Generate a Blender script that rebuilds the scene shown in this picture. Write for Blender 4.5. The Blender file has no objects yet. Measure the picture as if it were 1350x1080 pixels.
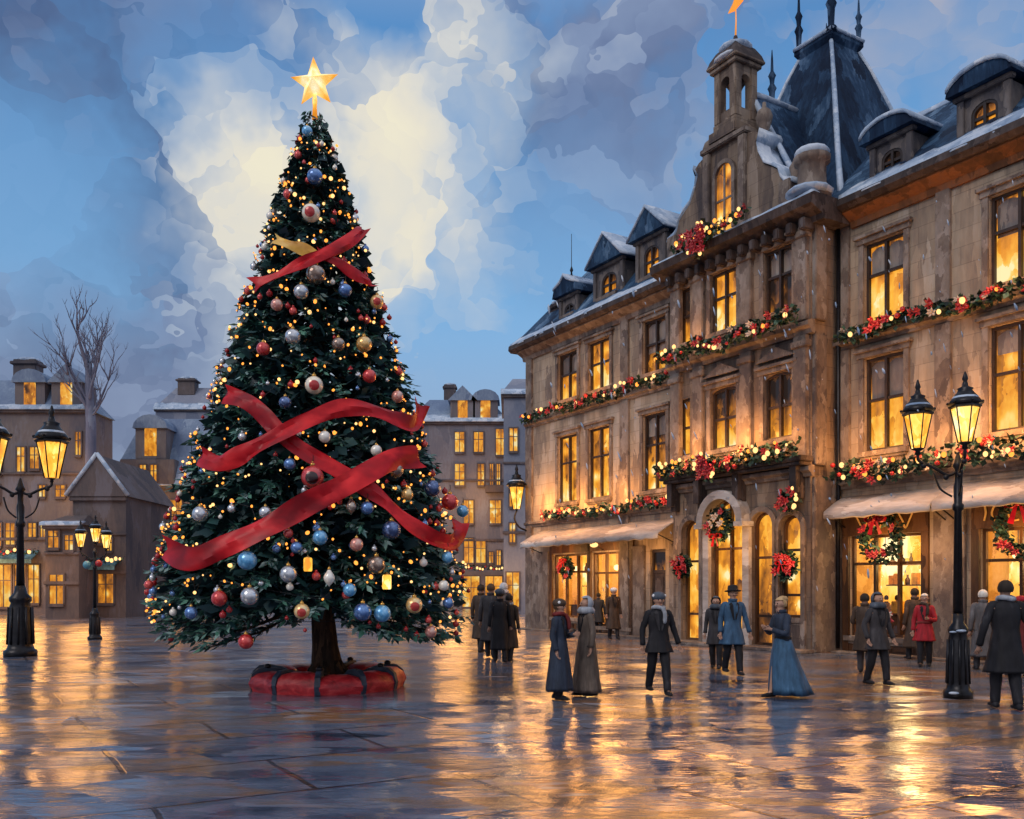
import bpy, bmesh, math, random
from mathutils import Vector, Matrix, noise
random.seed(11)
R = math.radians
PI = math.pi
sc = bpy.context.scene
col = sc.collection
F = 1200.0; CX = 675.0; HY = 775.0; EYE = 1.7      # focal length in px, principal column, horizon row, eye height

def at(px, py, Y):                                  # world point seen at a pixel at depth Y
    return Vector(((px-CX)/F*Y, Y, EYE+(HY-py)/F*Y))
def ground(px, py):
    Y = EYE*F/(py-HY)
    return Vector(((px-CX)/F*Y, Y, 0))

# ------------------------------------------------------------------ helpers
def link(o, parent=None):
    col.objects.link(o)
    if parent: o.parent = parent
    return o
def tag(o, label=None, cat=None, group=None, kind=None):
    if label: o['label'] = label
    if cat: o['category'] = cat
    if group: o['group'] = group
    if kind: o['kind'] = kind
    return o
def empty(name, loc=(0,0,0), rz=0, label=None, cat=None, group=None):
    o = bpy.data.objects.new(name, None); o.location = loc; o.rotation_euler.z = rz
    o.empty_display_size = .2
    link(o); return tag(o, label, cat, group)
def kids(o): return [c for c in col.objects if c.parent == o]
def copy_tree(o, parent=None, sub=None):
    sub = sub or CH(o)
    c = o.copy(); col.objects.link(c); c.parent = parent
    for ch in o.children: copy_tree(ch, c)
    return c
def CH(o): return None

class MB:
    def __init__(s): s.v = []; s.f = []; s.sm = []
    def add(s, vs, fs, smooth=False):
        b = len(s.v); s.v += [tuple(v) for v in vs]
        s.f += [tuple(b+i for i in f) for f in fs]; s.sm += [smooth]*len(fs)
        return s
    def box(s, x0, x1, y0, y1, z0, z1, M=None):
        vs = [Vector(p) for p in ((x0,y0,z0),(x1,y0,z0),(x1,y1,z0),(x0,y1,z0),(x0,y0,z1),(x1,y0,z1),(x1,y1,z1),(x0,y1,z1))]
        if M: vs = [M @ v for v in vs]
        return s.add(vs, [(0,3,2,1),(4,5,6,7),(0,1,5,4),(1,2,6,5),(2,3,7,6),(3,0,4,7)])
    def bev(s, x0, x1, y0, y1, z0, z1, b=.03, M=None):      # box with chamfered edges
        bm = bmesh.new(); bmesh.ops.create_cube(bm, size=1)
        for v in bm.verts:
            v.co = Vector(((x0+x1)/2+v.co.x*(x1-x0), (y0+y1)/2+v.co.y*(y1-y0), (z0+z1)/2+v.co.z*(z1-z0)))
        bmesh.ops.bevel(bm, geom=list(bm.edges), offset=b, segments=2, affect='EDGES')
        return s.bm(bm, M)
    def bm(s, bm, M=None, smooth=False):
        bm.verts.index_update()
        vs = [(M @ v.co) if M else v.co.copy() for v in bm.verts]
        s.add(vs, [tuple(v.index for v in f.verts) for f in bm.faces], smooth); bm.free(); return s
    def lathe(s, prof, c=(0,0,0), n=16, M=None, smooth=True, sx=1, sy=1, a0=0):
        vs = []; fs = []; c = Vector(c)
        for r, z in prof:
            for i in range(n):
                a = 2*PI*i/n+a0
                p = Vector((r*math.cos(a)*sx, r*math.sin(a)*sy, z))
                vs.append(c+((M @ p) if M else p))
        m = len(prof)
        for j in range(m-1):
            for i in range(n):
                k = (i+1) % n
                fs.append((j*n+i, j*n+k, (j+1)*n+k, (j+1)*n+i))
        fs.append(tuple(range(n-1,-1,-1))); fs.append(tuple((m-1)*n+i for i in range(n)))
        return s.add(vs, fs, smooth)
    def sphere(s, c, r, n=12, m=8, sc=(1,1,1), M=None):
        prof = []
        c = Vector(c); vs = []; fs = []
        for j in range(m+1):
            t = PI*j/m
            for i in range(n):
                a = 2*PI*i/n
                p = Vector((r*sc[0]*math.sin(t)*math.cos(a), r*sc[1]*math.sin(t)*math.sin(a), r*sc[2]*math.cos(t)))
                vs.append(c+((M @ p) if M else p))
        for j in range(m):
            for i in range(n):
                k = (i+1) % n
                fs.append((j*n+i, (j+1)*n+i, (j+1)*n+k, j*n+k))
        return s.add(vs, fs, True)
    def tube(s, pts, rad, n=8, smooth=True, flat=None):
        pts = [Vector(p) for p in pts]
        if not hasattr(rad, '__len__'): rad = [rad]*len(pts)
        vs = []; fs = []; ref = None
        for k, p in enumerate(pts):
            d = (pts[min(k+1, len(pts)-1)]-pts[max(k-1, 0)]).normalized()
            if ref is None:
                ref = Vector((0,0,1)) if abs(d.z) < .9 else Vector((1,0,0))
            u = d.cross(ref).normalized(); w = u.cross(d).normalized(); ref = w
            for i in range(n):
                a = 2*PI*i/n
                vs.append(p+(u*math.cos(a)+w*math.sin(a))*rad[k])
        for k in range(len(pts)-1):
            for i in range(n):
                j = (i+1) % n
                fs.append((k*n+i, (k+1)*n+i, (k+1)*n+j, k*n+j))
        fs.append(tuple(range(n))); fs.append(tuple((len(pts)-1)*n+i for i in range(n-1,-1,-1)))
        return s.add(vs, fs, smooth)
    def prism(s, poly, y0, y1):                        # polygon in xz, extruded along y
        n = len(poly)
        vs = [Vector((x,y0,z)) for x,z in poly]+[Vector((x,y1,z)) for x,z in poly]
        fs = [tuple(range(n)), tuple(range(2*n-1,n-1,-1))]+[(i, n+i, n+(i+1)%n, (i+1)%n) for i in range(n)]
        return s.add(vs, fs)
    def loft_x(s, prof, x0, x1):                       # profile in (y,z) extruded along x, closed
        n = len(prof)
        vs = [Vector((x0,y,z)) for y,z in prof]+[Vector((x1,y,z)) for y,z in prof]
        fs = [tuple(range(n-1,-1,-1)), tuple(range(n,2*n))]+[(i, (i+1)%n, n+(i+1)%n, n+i) for i in range(n)]
        return s.add(vs, fs)
    def rings(s, rings, smooth=True, cap=True):        # list of equal length closed rings
        n = len(rings[0]); vs = [p for r in rings for p in r]; fs = []
        for j in range(len(rings)-1):
            for i in range(n):
                k = (i+1) % n
                fs.append((j*n+i, j*n+k, (j+1)*n+k, (j+1)*n+i))
        if cap: fs.append(tuple(range(n-1,-1,-1))); fs.append(tuple((len(rings)-1)*n+i for i in range(n)))
        return s.add(vs, fs, smooth)
    def mesh(s, name, mats=None):
        me = bpy.data.meshes.new(name); me.from_pydata(s.v, [], s.f)
        me.polygons.foreach_set('use_smooth', s.sm); me.update()
        return me
    def build(s, name, mat, parent=None, loc=None, rz=0, fix=True):
        me = s.mesh(name); me.materials.append(mat)
        if fix:
            b = bmesh.new(); b.from_mesh(me); bmesh.ops.recalc_face_normals(b, faces=b.faces); b.to_mesh(me); b.free()
        o = bpy.data.objects.new(name, me)
        if loc is not None: o.location = loc
        o.rotation_euler.z = rz
        return link(o, parent)

def inst(name, me, parent, loc, scale=1, rot=(0,0,0)):
    o = bpy.data.objects.new(name, me); o.location = loc
    o.scale = (scale,)*3 if not hasattr(scale, '__len__') else scale
    o.rotation_euler = rot
    return link(o, parent)

# ------------------------------------------------------------------ materials
class NT:
    def __init__(s, name):
        s.m = bpy.data.materials.new(name); s.m.use_nodes = True
        s.t = s.m.node_tree; s.n = s.t.nodes; s.n.clear(); s.out = s.n.new('ShaderNodeOutputMaterial')
    def __call__(s, typ, **kw):
        nd = s.n.new(typ)
        for k, v in kw.items():
            if k[0] == '_': nd.inputs[k[1:].replace('_', ' ')].default_value = v
            else: setattr(nd, k, v)
        return nd
    def l(s, a, b): s.t.links.new(a, b)
    def coord(s, kind='Object', scale=(1,1,1), rot=(0,0,0)):
        c = s('ShaderNodeTexCoord'); m = s('ShaderNodeMapping')
        m.inputs['Scale'].default_value = scale; m.inputs['Rotation'].default_value = rot
        s.l(c.outputs[kind], m.inputs['Vector']); return m.outputs['Vector']
    def pos(s, scale=(1,1,1), rot=(0,0,0)):
        g = s('ShaderNodeNewGeometry'); m = s('ShaderNodeMapping')
        m.inputs['Scale'].default_value = scale; m.inputs['Rotation'].default_value = rot
        s.l(g.outputs['Position'], m.inputs['Vector']); return m.outputs['Vector']
    def noise(s, vec, scale=5, detail=4, rough=.55, dist=0):
        n = s('ShaderNodeTexNoise'); n.inputs['Scale'].default_value = scale; n.inputs['Detail'].default_value = detail
        n.inputs['Roughness'].default_value = rough; n.inputs['Distortion'].default_value = dist
        if vec is not None: s.l(vec, n.inputs['Vector'])
        return n
    def vor(s, vec, scale=5, rnd=1):
        n = s('ShaderNodeTexVoronoi'); n.inputs['Scale'].default_value = scale; n.inputs['Randomness'].default_value = rnd
        s.l(vec, n.inputs['Vector']); return n
    def ramp(s, fac, stops, interp='LINEAR'):
        r = s('ShaderNodeValToRGB'); e = r.color_ramp; e.interpolation = interp
        e.elements[0].position = stops[0][0]; e.elements[0].color = (*stops[0][1], 1)
        e.elements[1].position = stops[-1][0]; e.elements[1].color = (*stops[-1][1], 1)
        for p, c in stops[1:-1]:
            x = e.elements.new(p); x.color = (*c, 1)
        s.l(fac, r.inputs['Fac']); return r.outputs['Color']
    def math(s, op, a, b=None, c=None, clamp=False):
        n = s('ShaderNodeMath', operation=op); n.use_clamp = clamp
        for i, x in enumerate((a, b, c)):
            if x is None: continue
            if isinstance(x, (int, float)): n.inputs[i].default_value = x
            else: s.l(x, n.inputs[i])
        return n.outputs[0]
    def mix(s, fac, a, b, mode='MIX'):
        n = s('ShaderNodeMix', data_type='RGBA', blend_type=mode)
        for i, x in ((0, fac), (6, a), (7, b)):
            if isinstance(x, (int, float)): n.inputs[i].default_value = x
            elif isinstance(x, tuple): n.inputs[i].default_value = (*x, 1)
            else: s.l(x, n.inputs[i])
        return n.outputs[2]
    def bsdf(s, color, rough=.7, metal=0, bump=None, bs=.3, bd=.02, spec=.5, **kw):
        b = s('ShaderNodeBsdfPrincipled')
        for k, x in (('Base Color', color), ('Roughness', rough), ('Metallic', metal)):
            if isinstance(x, tuple): b.inputs[k].default_value = (*x, 1)
            elif isinstance(x, (int, float)): b.inputs[k].default_value = x
            else: s.l(x, b.inputs[k])
        b.inputs['Specular IOR Level'].default_value = spec
        for k, x in kw.items():
            k = k.replace('_', ' ')
            if isinstance(x, tuple): b.inputs[k].default_value = (*x, 1)
            elif isinstance(x, (int, float)): b.inputs[k].default_value = x
            else: s.l(x, b.inputs[k])
        if bump is not None:
            p = s('ShaderNodeBump'); p.inputs['Strength'].default_value = bs; p.inputs['Distance'].default_value = bd
            s.l(bump, p.inputs['Height']); s.l(p.outputs[0], b.inputs['Normal'])
        s.l(b.outputs[0], s.out.inputs[0]); return b

def strokes(t, vec, big=2.2, fine=9):
    """palette-knife patches: noise sampled at cell centres, broken up by fine noise"""
    w = t.noise(vec, fine, 3)
    add = t('ShaderNodeMixRGB'); add.blend_type = 'ADD'; add.inputs[0].default_value = .35
    t.l(vec, add.inputs[1]); t.l(w.outputs['Color'], add.inputs[2])
    v = t.vor(add.outputs[0], big)
    return t.math('ADD', t.math('MULTIPLY', v.outputs['Color'], .55), t.math('MULTIPLY', w.outputs['Fac'], .5))

def stone(name, cols, vscale=(1,1,.22), big=2.4, rough=.75, bs=.5, spec=.3):
    t = NT(name); p = t.coord('Object', vscale)
    s = strokes(t, p, big, 7)
    n2 = t.noise(t.coord('Object', (1,1,1)), .35, 3)
    f = t.math('ADD', s, t.math('MULTIPLY', t.math('SUBTRACT', n2.outputs['Fac'], .5), .9))
    c = t.ramp(f, [(.2, cols[0]), (.45, cols[1]), (.62, cols[2]), (.85, cols[3])])
    fine = t.noise(t.coord('Object', (vscale[0]*14, vscale[1]*14, vscale[2]*14)), 2, 5)
    h = t.math('ADD', s, t.math('MULTIPLY', fine.outputs['Fac'], .5))
    t.bsdf(c, rough, 0, h, bs, .03, spec); return t.m

def courses(mat, w=1.1, h=.42):
    """faint ashlar joints on top of a stone material"""
    nt = mat.node_tree; n = nt.nodes; b = [x for x in n if x.type == 'BSDF_PRINCIPLED'][0]; src = b.inputs['Base Color'].links[0].from_socket
    c = n.new('ShaderNodeTexCoord'); sx = n.new('ShaderNodeSeparateXYZ'); cx = n.new('ShaderNodeCombineXYZ'); nt.links.new(c.outputs['Object'], sx.inputs[0])
    nt.links.new(sx.outputs['X'], cx.inputs[0]); nt.links.new(sx.outputs['Z'], cx.inputs[1])
    br = n.new('ShaderNodeTexBrick'); br.inputs['Scale'].default_value = 1; br.inputs['Brick Width'].default_value = w; br.inputs['Row Height'].default_value = h; br.inputs['Mortar Size'].default_value = .012; br.inputs['Mortar Smooth'].default_value = .6
    br.inputs['Color1'].default_value = (.86,.86,.86,1); br.inputs['Color2'].default_value = (1.12,1.1,1.06,1); br.inputs['Mortar'].default_value = (.62,.6,.6,1); nt.links.new(cx.outputs[0], br.inputs['Vector'])
    m = n.new('ShaderNodeMix'); m.data_type = 'RGBA'; m.blend_type = 'MULTIPLY'; m.inputs[0].default_value = .8
    nt.links.new(src, m.inputs[6]); nt.links.new(br.outputs['Color'], m.inputs[7]); nt.links.new(m.outputs[2], b.inputs['Base Color'])

def plain(name, c, rough=.6, metal=0, var=.35, scale=6, spec=.4, stretch=(1,1,1), **kw):
    t = NT(name); n = t.noise(t.coord('Object', stretch), scale, 4)
    a = tuple(x*(1-var) for x in c); b = tuple(min(1, x*(1+var)) for x in c)
    cc = t.ramp(n.outputs['Fac'], [(.3, a), (.7, b)])
    t.bsdf(cc, rough, metal, n.outputs['Fac'], .25, .01, spec, **kw); return t.m

def emit(name, c, s, var=.0):
    t = NT(name); e = t('ShaderNodeEmission'); e.inputs[1].default_value = s
    if var:
        n = t.noise(t.coord('Object'), 8, 2)
        cc = t.ramp(n.outputs['Fac'], [(.35, tuple(x*(1-var) for x in c)), (.65, c)]); t.l(cc, e.inputs[0])
    else: e.inputs[0].default_value = (*c, 1)
    t.l(e.outputs[0], t.out.inputs[0]); return t.m

def pane(name, bright, top=.2, strength=1.0, scale=2.4, lamps=1.0):
    """a window seen from outside: lit room behind curtains, brightest low down, dabs of lamps and dark furniture"""
    t = NT(name); p = t.pos((1,1,.6))
    g = t('ShaderNodeTexCoord'); sp = t('ShaderNodeSeparateXYZ'); t.l(g.outputs['Generated'], sp.inputs[0])
    z = sp.outputs['Z']
    s = strokes(t, p, scale*1.2, 5)
    n = t.noise(p, .95, 3, .6)
    n2 = t.noise(t.pos((3.2,3.2,.5)), 1.3, 3, .6)                     # folds of curtains
    f = t.math('ADD', t.math('MULTIPLY', t.math('SUBTRACT', s, .52), .75), t.math('MULTIPLY', t.math('SUBTRACT', n.outputs['Fac'], .5), 1.25))
    f = t.math('ADD', f, t.math('MULTIPLY', t.math('SUBTRACT', n2.outputs['Fac'], .5), .4))
    f = t.math('ADD', f, bright)
    f = t.math('ADD', f, t.math('MULTIPLY', t.math('SUBTRACT', .5, z), top))
    v = t.vor(t.pos((1,1,1)), 1.25); 
    lm = t('ShaderNodeMapRange'); lm.interpolation_type = 'SMOOTHERSTEP'; lm.inputs['From Min'].default_value = .42; lm.inputs['From Max'].default_value = .04; t.l(v.outputs['Distance'], lm.inputs['Value'])
    f = t.math('ADD', f, t.math('MULTIPLY', lm.outputs[0], .42*lamps))
    c = t.ramp(f, [(.10, (.022,.014,.012)), (.26, (.13,.05,.018)), (.42, (.46,.16,.02)), (.58, (.80,.29,.025)), (.76, (.97,.47,.055)), (.93, (1,.66,.18)), (1.0, (1,.82,.42))])
    e = t('ShaderNodeEmission'); e.inputs[1].default_value = strength; t.l(c, e.inputs[0])
    b = t('ShaderNodeBsdfGlossy'); b.inputs['Roughness'].default_value = .12; b.inputs['Color'].default_value = (1,1,1,1)
    fr = t('ShaderNodeFresnel'); fr.inputs['IOR'].default_value = 1.35
    m = t('ShaderNodeMixShader'); t.l(fr.outputs[0], m.inputs[0]); t.l(e.outputs[0], m.inputs[1]); t.l(b.outputs[0], m.inputs[2])
    t.l(m.outputs[0], t.out.inputs[0]); return t.m

M = {}
M['wall'] = stone('limestone', [(.15,.122,.112), (.29,.228,.175), (.40,.315,.235), (.47,.40,.335)])
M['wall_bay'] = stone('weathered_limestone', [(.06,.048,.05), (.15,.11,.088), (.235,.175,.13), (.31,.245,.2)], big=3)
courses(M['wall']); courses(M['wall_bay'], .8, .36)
M['trim'] = stone('carved_trim', [(.08,.063,.062), (.155,.118,.10), (.225,.18,.15), (.32,.27,.24)], (1,1,.6), 4)
M['darkstone'] = stone('dark_stone', [(.02,.016,.018), (.045,.033,.032), (.075,.055,.05), (.12,.10,.10)], (1,1,.5), 4)
M['soffit'] = stone('warm_lit_soffit', [(.08,.04,.02), (.16,.07,.03), (.28,.11,.04), (.2,.1,.06)], (1,1,.4), 3)  # orange light on the eaves is put into the soffit colour
M['slate'] = stone('blue_slate', [(.010,.022,.05), (.025,.06,.12), (.05,.105,.19), (.16,.25,.37)], (1,1,.5), 2.6, .7, .5, .12)
M['slate_dark'] = stone('dark_slate', [(.004,.010,.028), (.010,.026,.06), (.022,.055,.115), (.11,.19,.31)], (1.2,1.2,.3), 2, .7, .5, .12)
M['snow'] = stone('blue_snow', [(.18,.26,.40), (.34,.44,.58), (.48,.56,.68), (.66,.72,.8)], (1,1,1), 3, .6)
M['wood'] = stone('shop_wood', [(.02,.01,.006), (.06,.026,.012), (.11,.05,.02), (.17,.085,.035)], (1,1,.2), 3, .5)
M['frame'] = plain('window_wood', (.035,.022,.017), .5)
M['awning'] = stone('awning_canvas', [(.22,.19,.18), (.36,.32,.30), (.48,.44,.42), (.62,.60,.60)], (.35,1,1), 2.4, .8)
M['iron'] = plain('black_iron', (.012,.012,.016), .32, .5, .5, 9, .5)
M['gold'] = plain('gilt', (.75,.42,.10), .3, .8, .3, 8)
M['giltpaint'] = plain('gilt_paint', (.55,.27,.06), .5, 0, .4, 8, Emission_Color=(.9,.42,.08), Emission_Strength=.25)  # gilt given a faint glow of its own
M['pane_hi'] = pane('lit_window', .58, .45, 1.1)
M['pane_mid'] = pane('half_lit_window', .42, .8, 1.05)
M['pane_lo'] = pane('dim_window', .2, .75, .85)
M['room'] = stone('warm_plaster', [(.42,.22,.06), (.6,.34,.10), (.72,.45,.15), (.78,.55,.25)], (1,1,1), 2)
t = NT('window_glass'); tr_ = t('ShaderNodeBsdfTransparent'); gl_ = t('ShaderNodeBsdfGlossy'); gl_.inputs['Roughness'].default_value = .03
mx_ = t('ShaderNodeMixShader'); mx_.inputs[0].default_value = .07; t.l(tr_.outputs[0], mx_.inputs[1]); t.l(gl_.outputs[0], mx_.inputs[2]); t.l(mx_.outputs[0], t.out.inputs[0]); M['glass'] = t.m
M['pane_shop'] = pane('glowing_shop_wall', .70, -.1, 1.5, 2.2)
M['pane_arch'] = pane('lit_arch_window', .55, -.1, 1.1, 2.4)
M['pane_far'] = pane('far_lit_window', .5, .2, .8, 1.2)
M['curtain'] = stone('grey_pane', [(.10,.085,.085), (.17,.14,.13), (.24,.2,.18), (.34,.3,.26)], (1,1,.3), 3, .3)
M['lampglass'] = pane('lantern_glass', .68, .1, 1.7, 6, .4)
M['flame'] = emit('lantern_flame', (1,.74,.32), 9)
M['bulb'] = emit('warm_bulb', (1,.33,.05), 1.9)
M['bulb_w'] = emit('cream_bulb', (1,.56,.2), 1.9)
M['globe'] = emit('pendant_globe_glass', (1,.70,.30), 2.6)
# ------------------------------------------------------------------ camera, sun, world
cam = bpy.data.cameras.new('camera'); co = bpy.data.objects.new('camera', cam); link(co)
cam.sensor_width = 36; cam.lens = 36*F/1350; cam.shift_y = (HY-540)/1350; cam.clip_end = 3000; cam.clip_start = .1
co.location = (0,0,EYE); co.rotation_euler = (R(90),0,0); sc.camera = co
sc.view_settings.view_transform = 'Standard'; sc.view_settings.look = 'None'; sc.view_settings.exposure = 0
sc.cycles.max_bounces = 4; sc.cycles.glossy_bounces = 3; sc.cycles.diffuse_bounces = 2; sc.cycles.use_adaptive_sampling = True; sc.cycles.adaptive_threshold = .025; sc.cycles.use_light_tree = True; sc.cycles.transparent_max_bounces = 6
sc.cycles.use_denoising = True
sc.cycles.sample_clamp_indirect = 4
sc.cycles.caustics_reflective = False; sc.cycles.caustics_refractive = False

SUN_AZ, SUN_EL = -138.0, 38.0                       # weak light through the cloud, over the viewer's left shoulder
sl = bpy.data.lights.new('sun', 'SUN'); sl.energy = 1.0; sl.angle = R(30); sl.color = (1,.9,.82)
so = bpy.data.objects.new('sun', sl); link(so)
so.rotation_euler = (R(90-SUN_EL), 0, R(180-SUN_AZ+0)); so.location = (-30,60,60)
d_sun = Vector((math.sin(R(SUN_AZ))*math.cos(R(SUN_EL)), math.cos(R(SUN_AZ))*math.cos(R(SUN_EL)), math.sin(R(SUN_EL))))
so.rotation_euler = d_sun.to_track_quat('Z', 'Y').to_euler()

W = bpy.data.worlds.new('World'); sc.world = W; W.use_nodes = True
class WT(NT):
    def __init__(s):
        s.t = W.node_tree; s.n = s.t.nodes; s.n.clear(); s.out = s.n.new('ShaderNodeOutputWorld')
t = WT()
tc = t('ShaderNodeTexCoord'); vec = tc.outputs['Generated']
def dirv(px, py): return Vector(((px-CX)/F, 1, (HY-py)/F)).normalized()
def blob(px, py, r0, r1):                            # 1 inside the angular radius r0 (deg), 0 beyond r1
    d = t('ShaderNodeVectorMath', operation='DISTANCE'); t.l(warp2, d.inputs[0]); d.inputs[1].default_value = dirv(px, py)
    m = t('ShaderNodeMapRange'); m.interpolation_type = 'SMOOTHSTEP'
    m.inputs['From Min'].default_value = R(r1); m.inputs['From Max'].default_value = R(r0)
    t.l(d.outputs['Value'], m.inputs['Value']); return m.outputs[0]
mp = t('ShaderNodeMapping'); mp.inputs['Scale'].default_value = (1,1,1.15); t.l(vec, mp.inputs[0])
w = t.noise(mp.outputs[0], 7, 4, .6)
def warp(base, nz, amt):
    s1 = t('ShaderNodeVectorMath', operation='SUBTRACT'); t.l(nz.outputs['Color'], s1.inputs[0]); s1.inputs[1].default_value = (.5,.5,.5)
    s2 = t('ShaderNodeVectorMath', operation='SCALE'); t.l(s1.outputs[0], s2.inputs[0]); s2.inputs['Scale'].default_value = amt
    s3 = t('ShaderNodeVectorMath', operation='ADD'); t.l(base, s3.inputs[0]); t.l(s2.outputs[0], s3.inputs[1]); return s3.outputs[0]
warp1 = warp(mp.outputs[0], w, .16)
v1 = t.vor(warp1, 11); v2 = t.vor(warp1, 24)
# cells of paint: noise read at the cell centres
warpA = t('ShaderNodeVectorMath', operation='ADD'); t.l(v1.outputs['Position'], warpA.inputs[0])
warp2n = t.noise(vec, 5, 5, .6); 
mixv = t('ShaderNodeMix', data_type='VECTOR'); mixv.inputs[0].default_value = .32
t.l(vec, mixv.inputs[4]); t.l(v1.outputs['Position'], mixv.inputs[5])
warp2 = warp(mixv.outputs[1], warp2n, .14)
cl = t.noise(warp2, 3.1, 5, .58); cl2 = t.noise(warp2, 6.3, 3, .5)
patch = t.math('SUBTRACT', v2.outputs['Color'], .5)
dens = t.math('ADD', t.math('ADD', cl.outputs['Fac'], t.math('MULTIPLY', patch, .035)), t.math('MULTIPLY', t.math('SUBTRACT', cl2.outputs['Fac'], .5), .35))
sepz = t('ShaderNodeSeparateXYZ'); t.l(vec, sepz.inputs[0])
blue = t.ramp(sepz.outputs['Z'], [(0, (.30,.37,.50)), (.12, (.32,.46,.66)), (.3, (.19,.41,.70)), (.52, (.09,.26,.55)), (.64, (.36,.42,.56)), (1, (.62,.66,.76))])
ny = t('ShaderNodeTexSky'); ny.sky_type = 'NISHITA'; ny.sun_disc = False; ny.sun_elevation = R(SUN_EL); ny.sun_rotation = R(SUN_AZ)
blue = t.mix(1.0, blue, t.mix(1.0, ny.outputs[0], (.006,.006,.006), 'MULTIPLY'), 'ADD')
g1 = blob(340,255,1.5,8); g2 = blob(530,215,2,12); g3 = blob(455,320,3,16); g4 = blob(640,95,2,8); g5 = blob(1225,70,3,12); g6 = blob(470,60,1,7)
glow = t.math('MAXIMUM', t.math('MAXIMUM', g1, t.math('MULTIPLY', g2, .80)), t.math('MAXIMUM', t.math('MULTIPLY', g3, .72), t.math('MAXIMUM', t.math('MULTIPLY', g4, .75), t.math('MULTIPLY', g5, .66))))
glow = t.math('MAXIMUM', glow, t.math('MULTIPLY', g6, .5))
# grey-violet clouds
dk = blob(60,60,6,17); dk2 = blob(250,60,1,7); dk3 = blob(690,300,1,6); dk4 = blob(830,110,4,13); dk5 = blob(120,360,6,17); dk6 = blob(1000,50,4,12); 
dark = t.math('MAXIMUM', t.math('MAXIMUM', t.math('MULTIPLY', dk, .9), dk2), t.math('MAXIMUM', t.math('MULTIPLY', dk3, 1), t.math('MAXIMUM', t.math('MULTIPLY', dk4, .75), t.math('MAXIMUM', t.math('MULTIPLY', dk5, .8), t.math('MULTIPLY', dk6, .7)))))
cmask = t.math('ADD', t.math('SUBTRACT', dens, .56), t.math('MULTIPLY', dark, .30))
cmask = t.math('MULTIPLY', cmask, 5, clamp=True)
ccol = t.ramp(t.math('ADD', t.math('SUBTRACT', cl2.outputs['Fac'], t.math('MULTIPLY', dk, .22)), t.math('MULTIPLY', patch, .30)), [(.24, (.075,.105,.215)), (.46, (.17,.21,.345)), (.62, (.25,.31,.46)), (.82, (.42,.46,.55))])
hole = t.math('MAXIMUM', blob(310,90,1,7), t.math('MAXIMUM', blob(20,250,2,10), t.math('MAXIMUM', blob(680,400,4,15), blob(1120,20,1,8))))
cmask = t.math('MULTIPLY', cmask, t.math('SUBTRACT', 1, t.math('MULTIPLY', hole, .85)), clamp=True)
sky = t.mix(t.math('MULTIPLY', cmask, .85), blue, ccol)
gm = t.math('MULTIPLY', t.math('ADD', t.math('SUBTRACT', glow, .30), t.math('ADD', t.math('MULTIPLY', t.math('SUBTRACT', dens, .5), 1.5), t.math('MULTIPLY', patch, .20))), 1.8, clamp=True)
pinkm = blob(1225,70,5,14)
gcol = t.ramp(t.math('ADD', t.math('MULTIPLY', glow, .72), t.math('ADD', t.math('MULTIPLY', patch, .14), t.math('MULTIPLY', t.math('SUBTRACT', cl2.outputs['Fac'], .5), 1.1))), [(.15, (.36,.47,.62)), (.36, (.52,.58,.65)), (.55, (.70,.70,.67)), (.72, (.85,.79,.64)), (.92, (.95,.88,.64))])
gcol = t.mix(t.math('MULTIPLY', pinkm, .75), gcol, (.46,.41,.45))
sky = t.mix(t.math('MULTIPLY', gm, .93), sky, gcol)
# haze low down
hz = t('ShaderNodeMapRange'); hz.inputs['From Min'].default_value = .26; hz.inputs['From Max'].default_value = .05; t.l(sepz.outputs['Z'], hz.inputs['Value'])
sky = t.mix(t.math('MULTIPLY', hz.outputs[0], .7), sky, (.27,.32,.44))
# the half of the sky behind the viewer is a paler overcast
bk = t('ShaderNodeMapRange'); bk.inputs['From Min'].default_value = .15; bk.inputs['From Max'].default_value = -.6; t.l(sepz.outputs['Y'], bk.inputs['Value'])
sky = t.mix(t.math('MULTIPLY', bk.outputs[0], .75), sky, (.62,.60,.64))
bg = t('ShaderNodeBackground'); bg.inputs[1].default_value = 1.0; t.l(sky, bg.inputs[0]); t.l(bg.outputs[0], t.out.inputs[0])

# ------------------------------------------------------------------ the square
g = NT('wet_paving')
pv = g.pos((1,1,1), (0,0,R(-31)))
br = g('ShaderNodeTexBrick'); br.offset = .5
br.inputs['Scale'].default_value = 1; br.inputs['Brick Width'].default_value = 2.6; br.inputs['Row Height'].default_value = 1.5
br.inputs['Mortar Size'].default_value = .03; br.inputs['Mortar Smooth'].default_value = .4
br.inputs['Color1'].default_value = (.3,.3,.3,1); br.inputs['Color2'].default_value = (.75,.75,.75,1); br.inputs['Mortar'].default_value = (0,0,0,1)
wv = g.noise(pv, .8, 3)
wp = g('ShaderNodeMixRGB'); wp.blend_type = 'ADD'; wp.inputs[0].default_value = .10; g.l(pv, wp.inputs[1]); g.l(wv.outputs['Color'], wp.inputs[2])
g.l(wp.outputs[0], br.inputs['Vector'])
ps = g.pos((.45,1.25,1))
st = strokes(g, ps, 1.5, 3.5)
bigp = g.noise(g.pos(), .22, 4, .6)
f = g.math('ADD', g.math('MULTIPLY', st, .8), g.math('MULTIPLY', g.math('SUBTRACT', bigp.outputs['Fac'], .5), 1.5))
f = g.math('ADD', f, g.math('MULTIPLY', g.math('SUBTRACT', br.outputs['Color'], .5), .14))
c = g.ramp(f, [(.10, (.025,.033,.06)), (.26, (.085,.115,.185)), (.42, (.15,.18,.25)), (.53, (.16,.125,.115)), (.64, (.28,.135,.06)), (.76, (.28,.30,.36)), (.9, (.42,.42,.46))])  # bluer patches stand for reflected sky, put into the base colour
c = g.mix(g.math('MULTIPLY', br.outputs['Fac'], .8), c, (.012,.012,.018))
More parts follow.
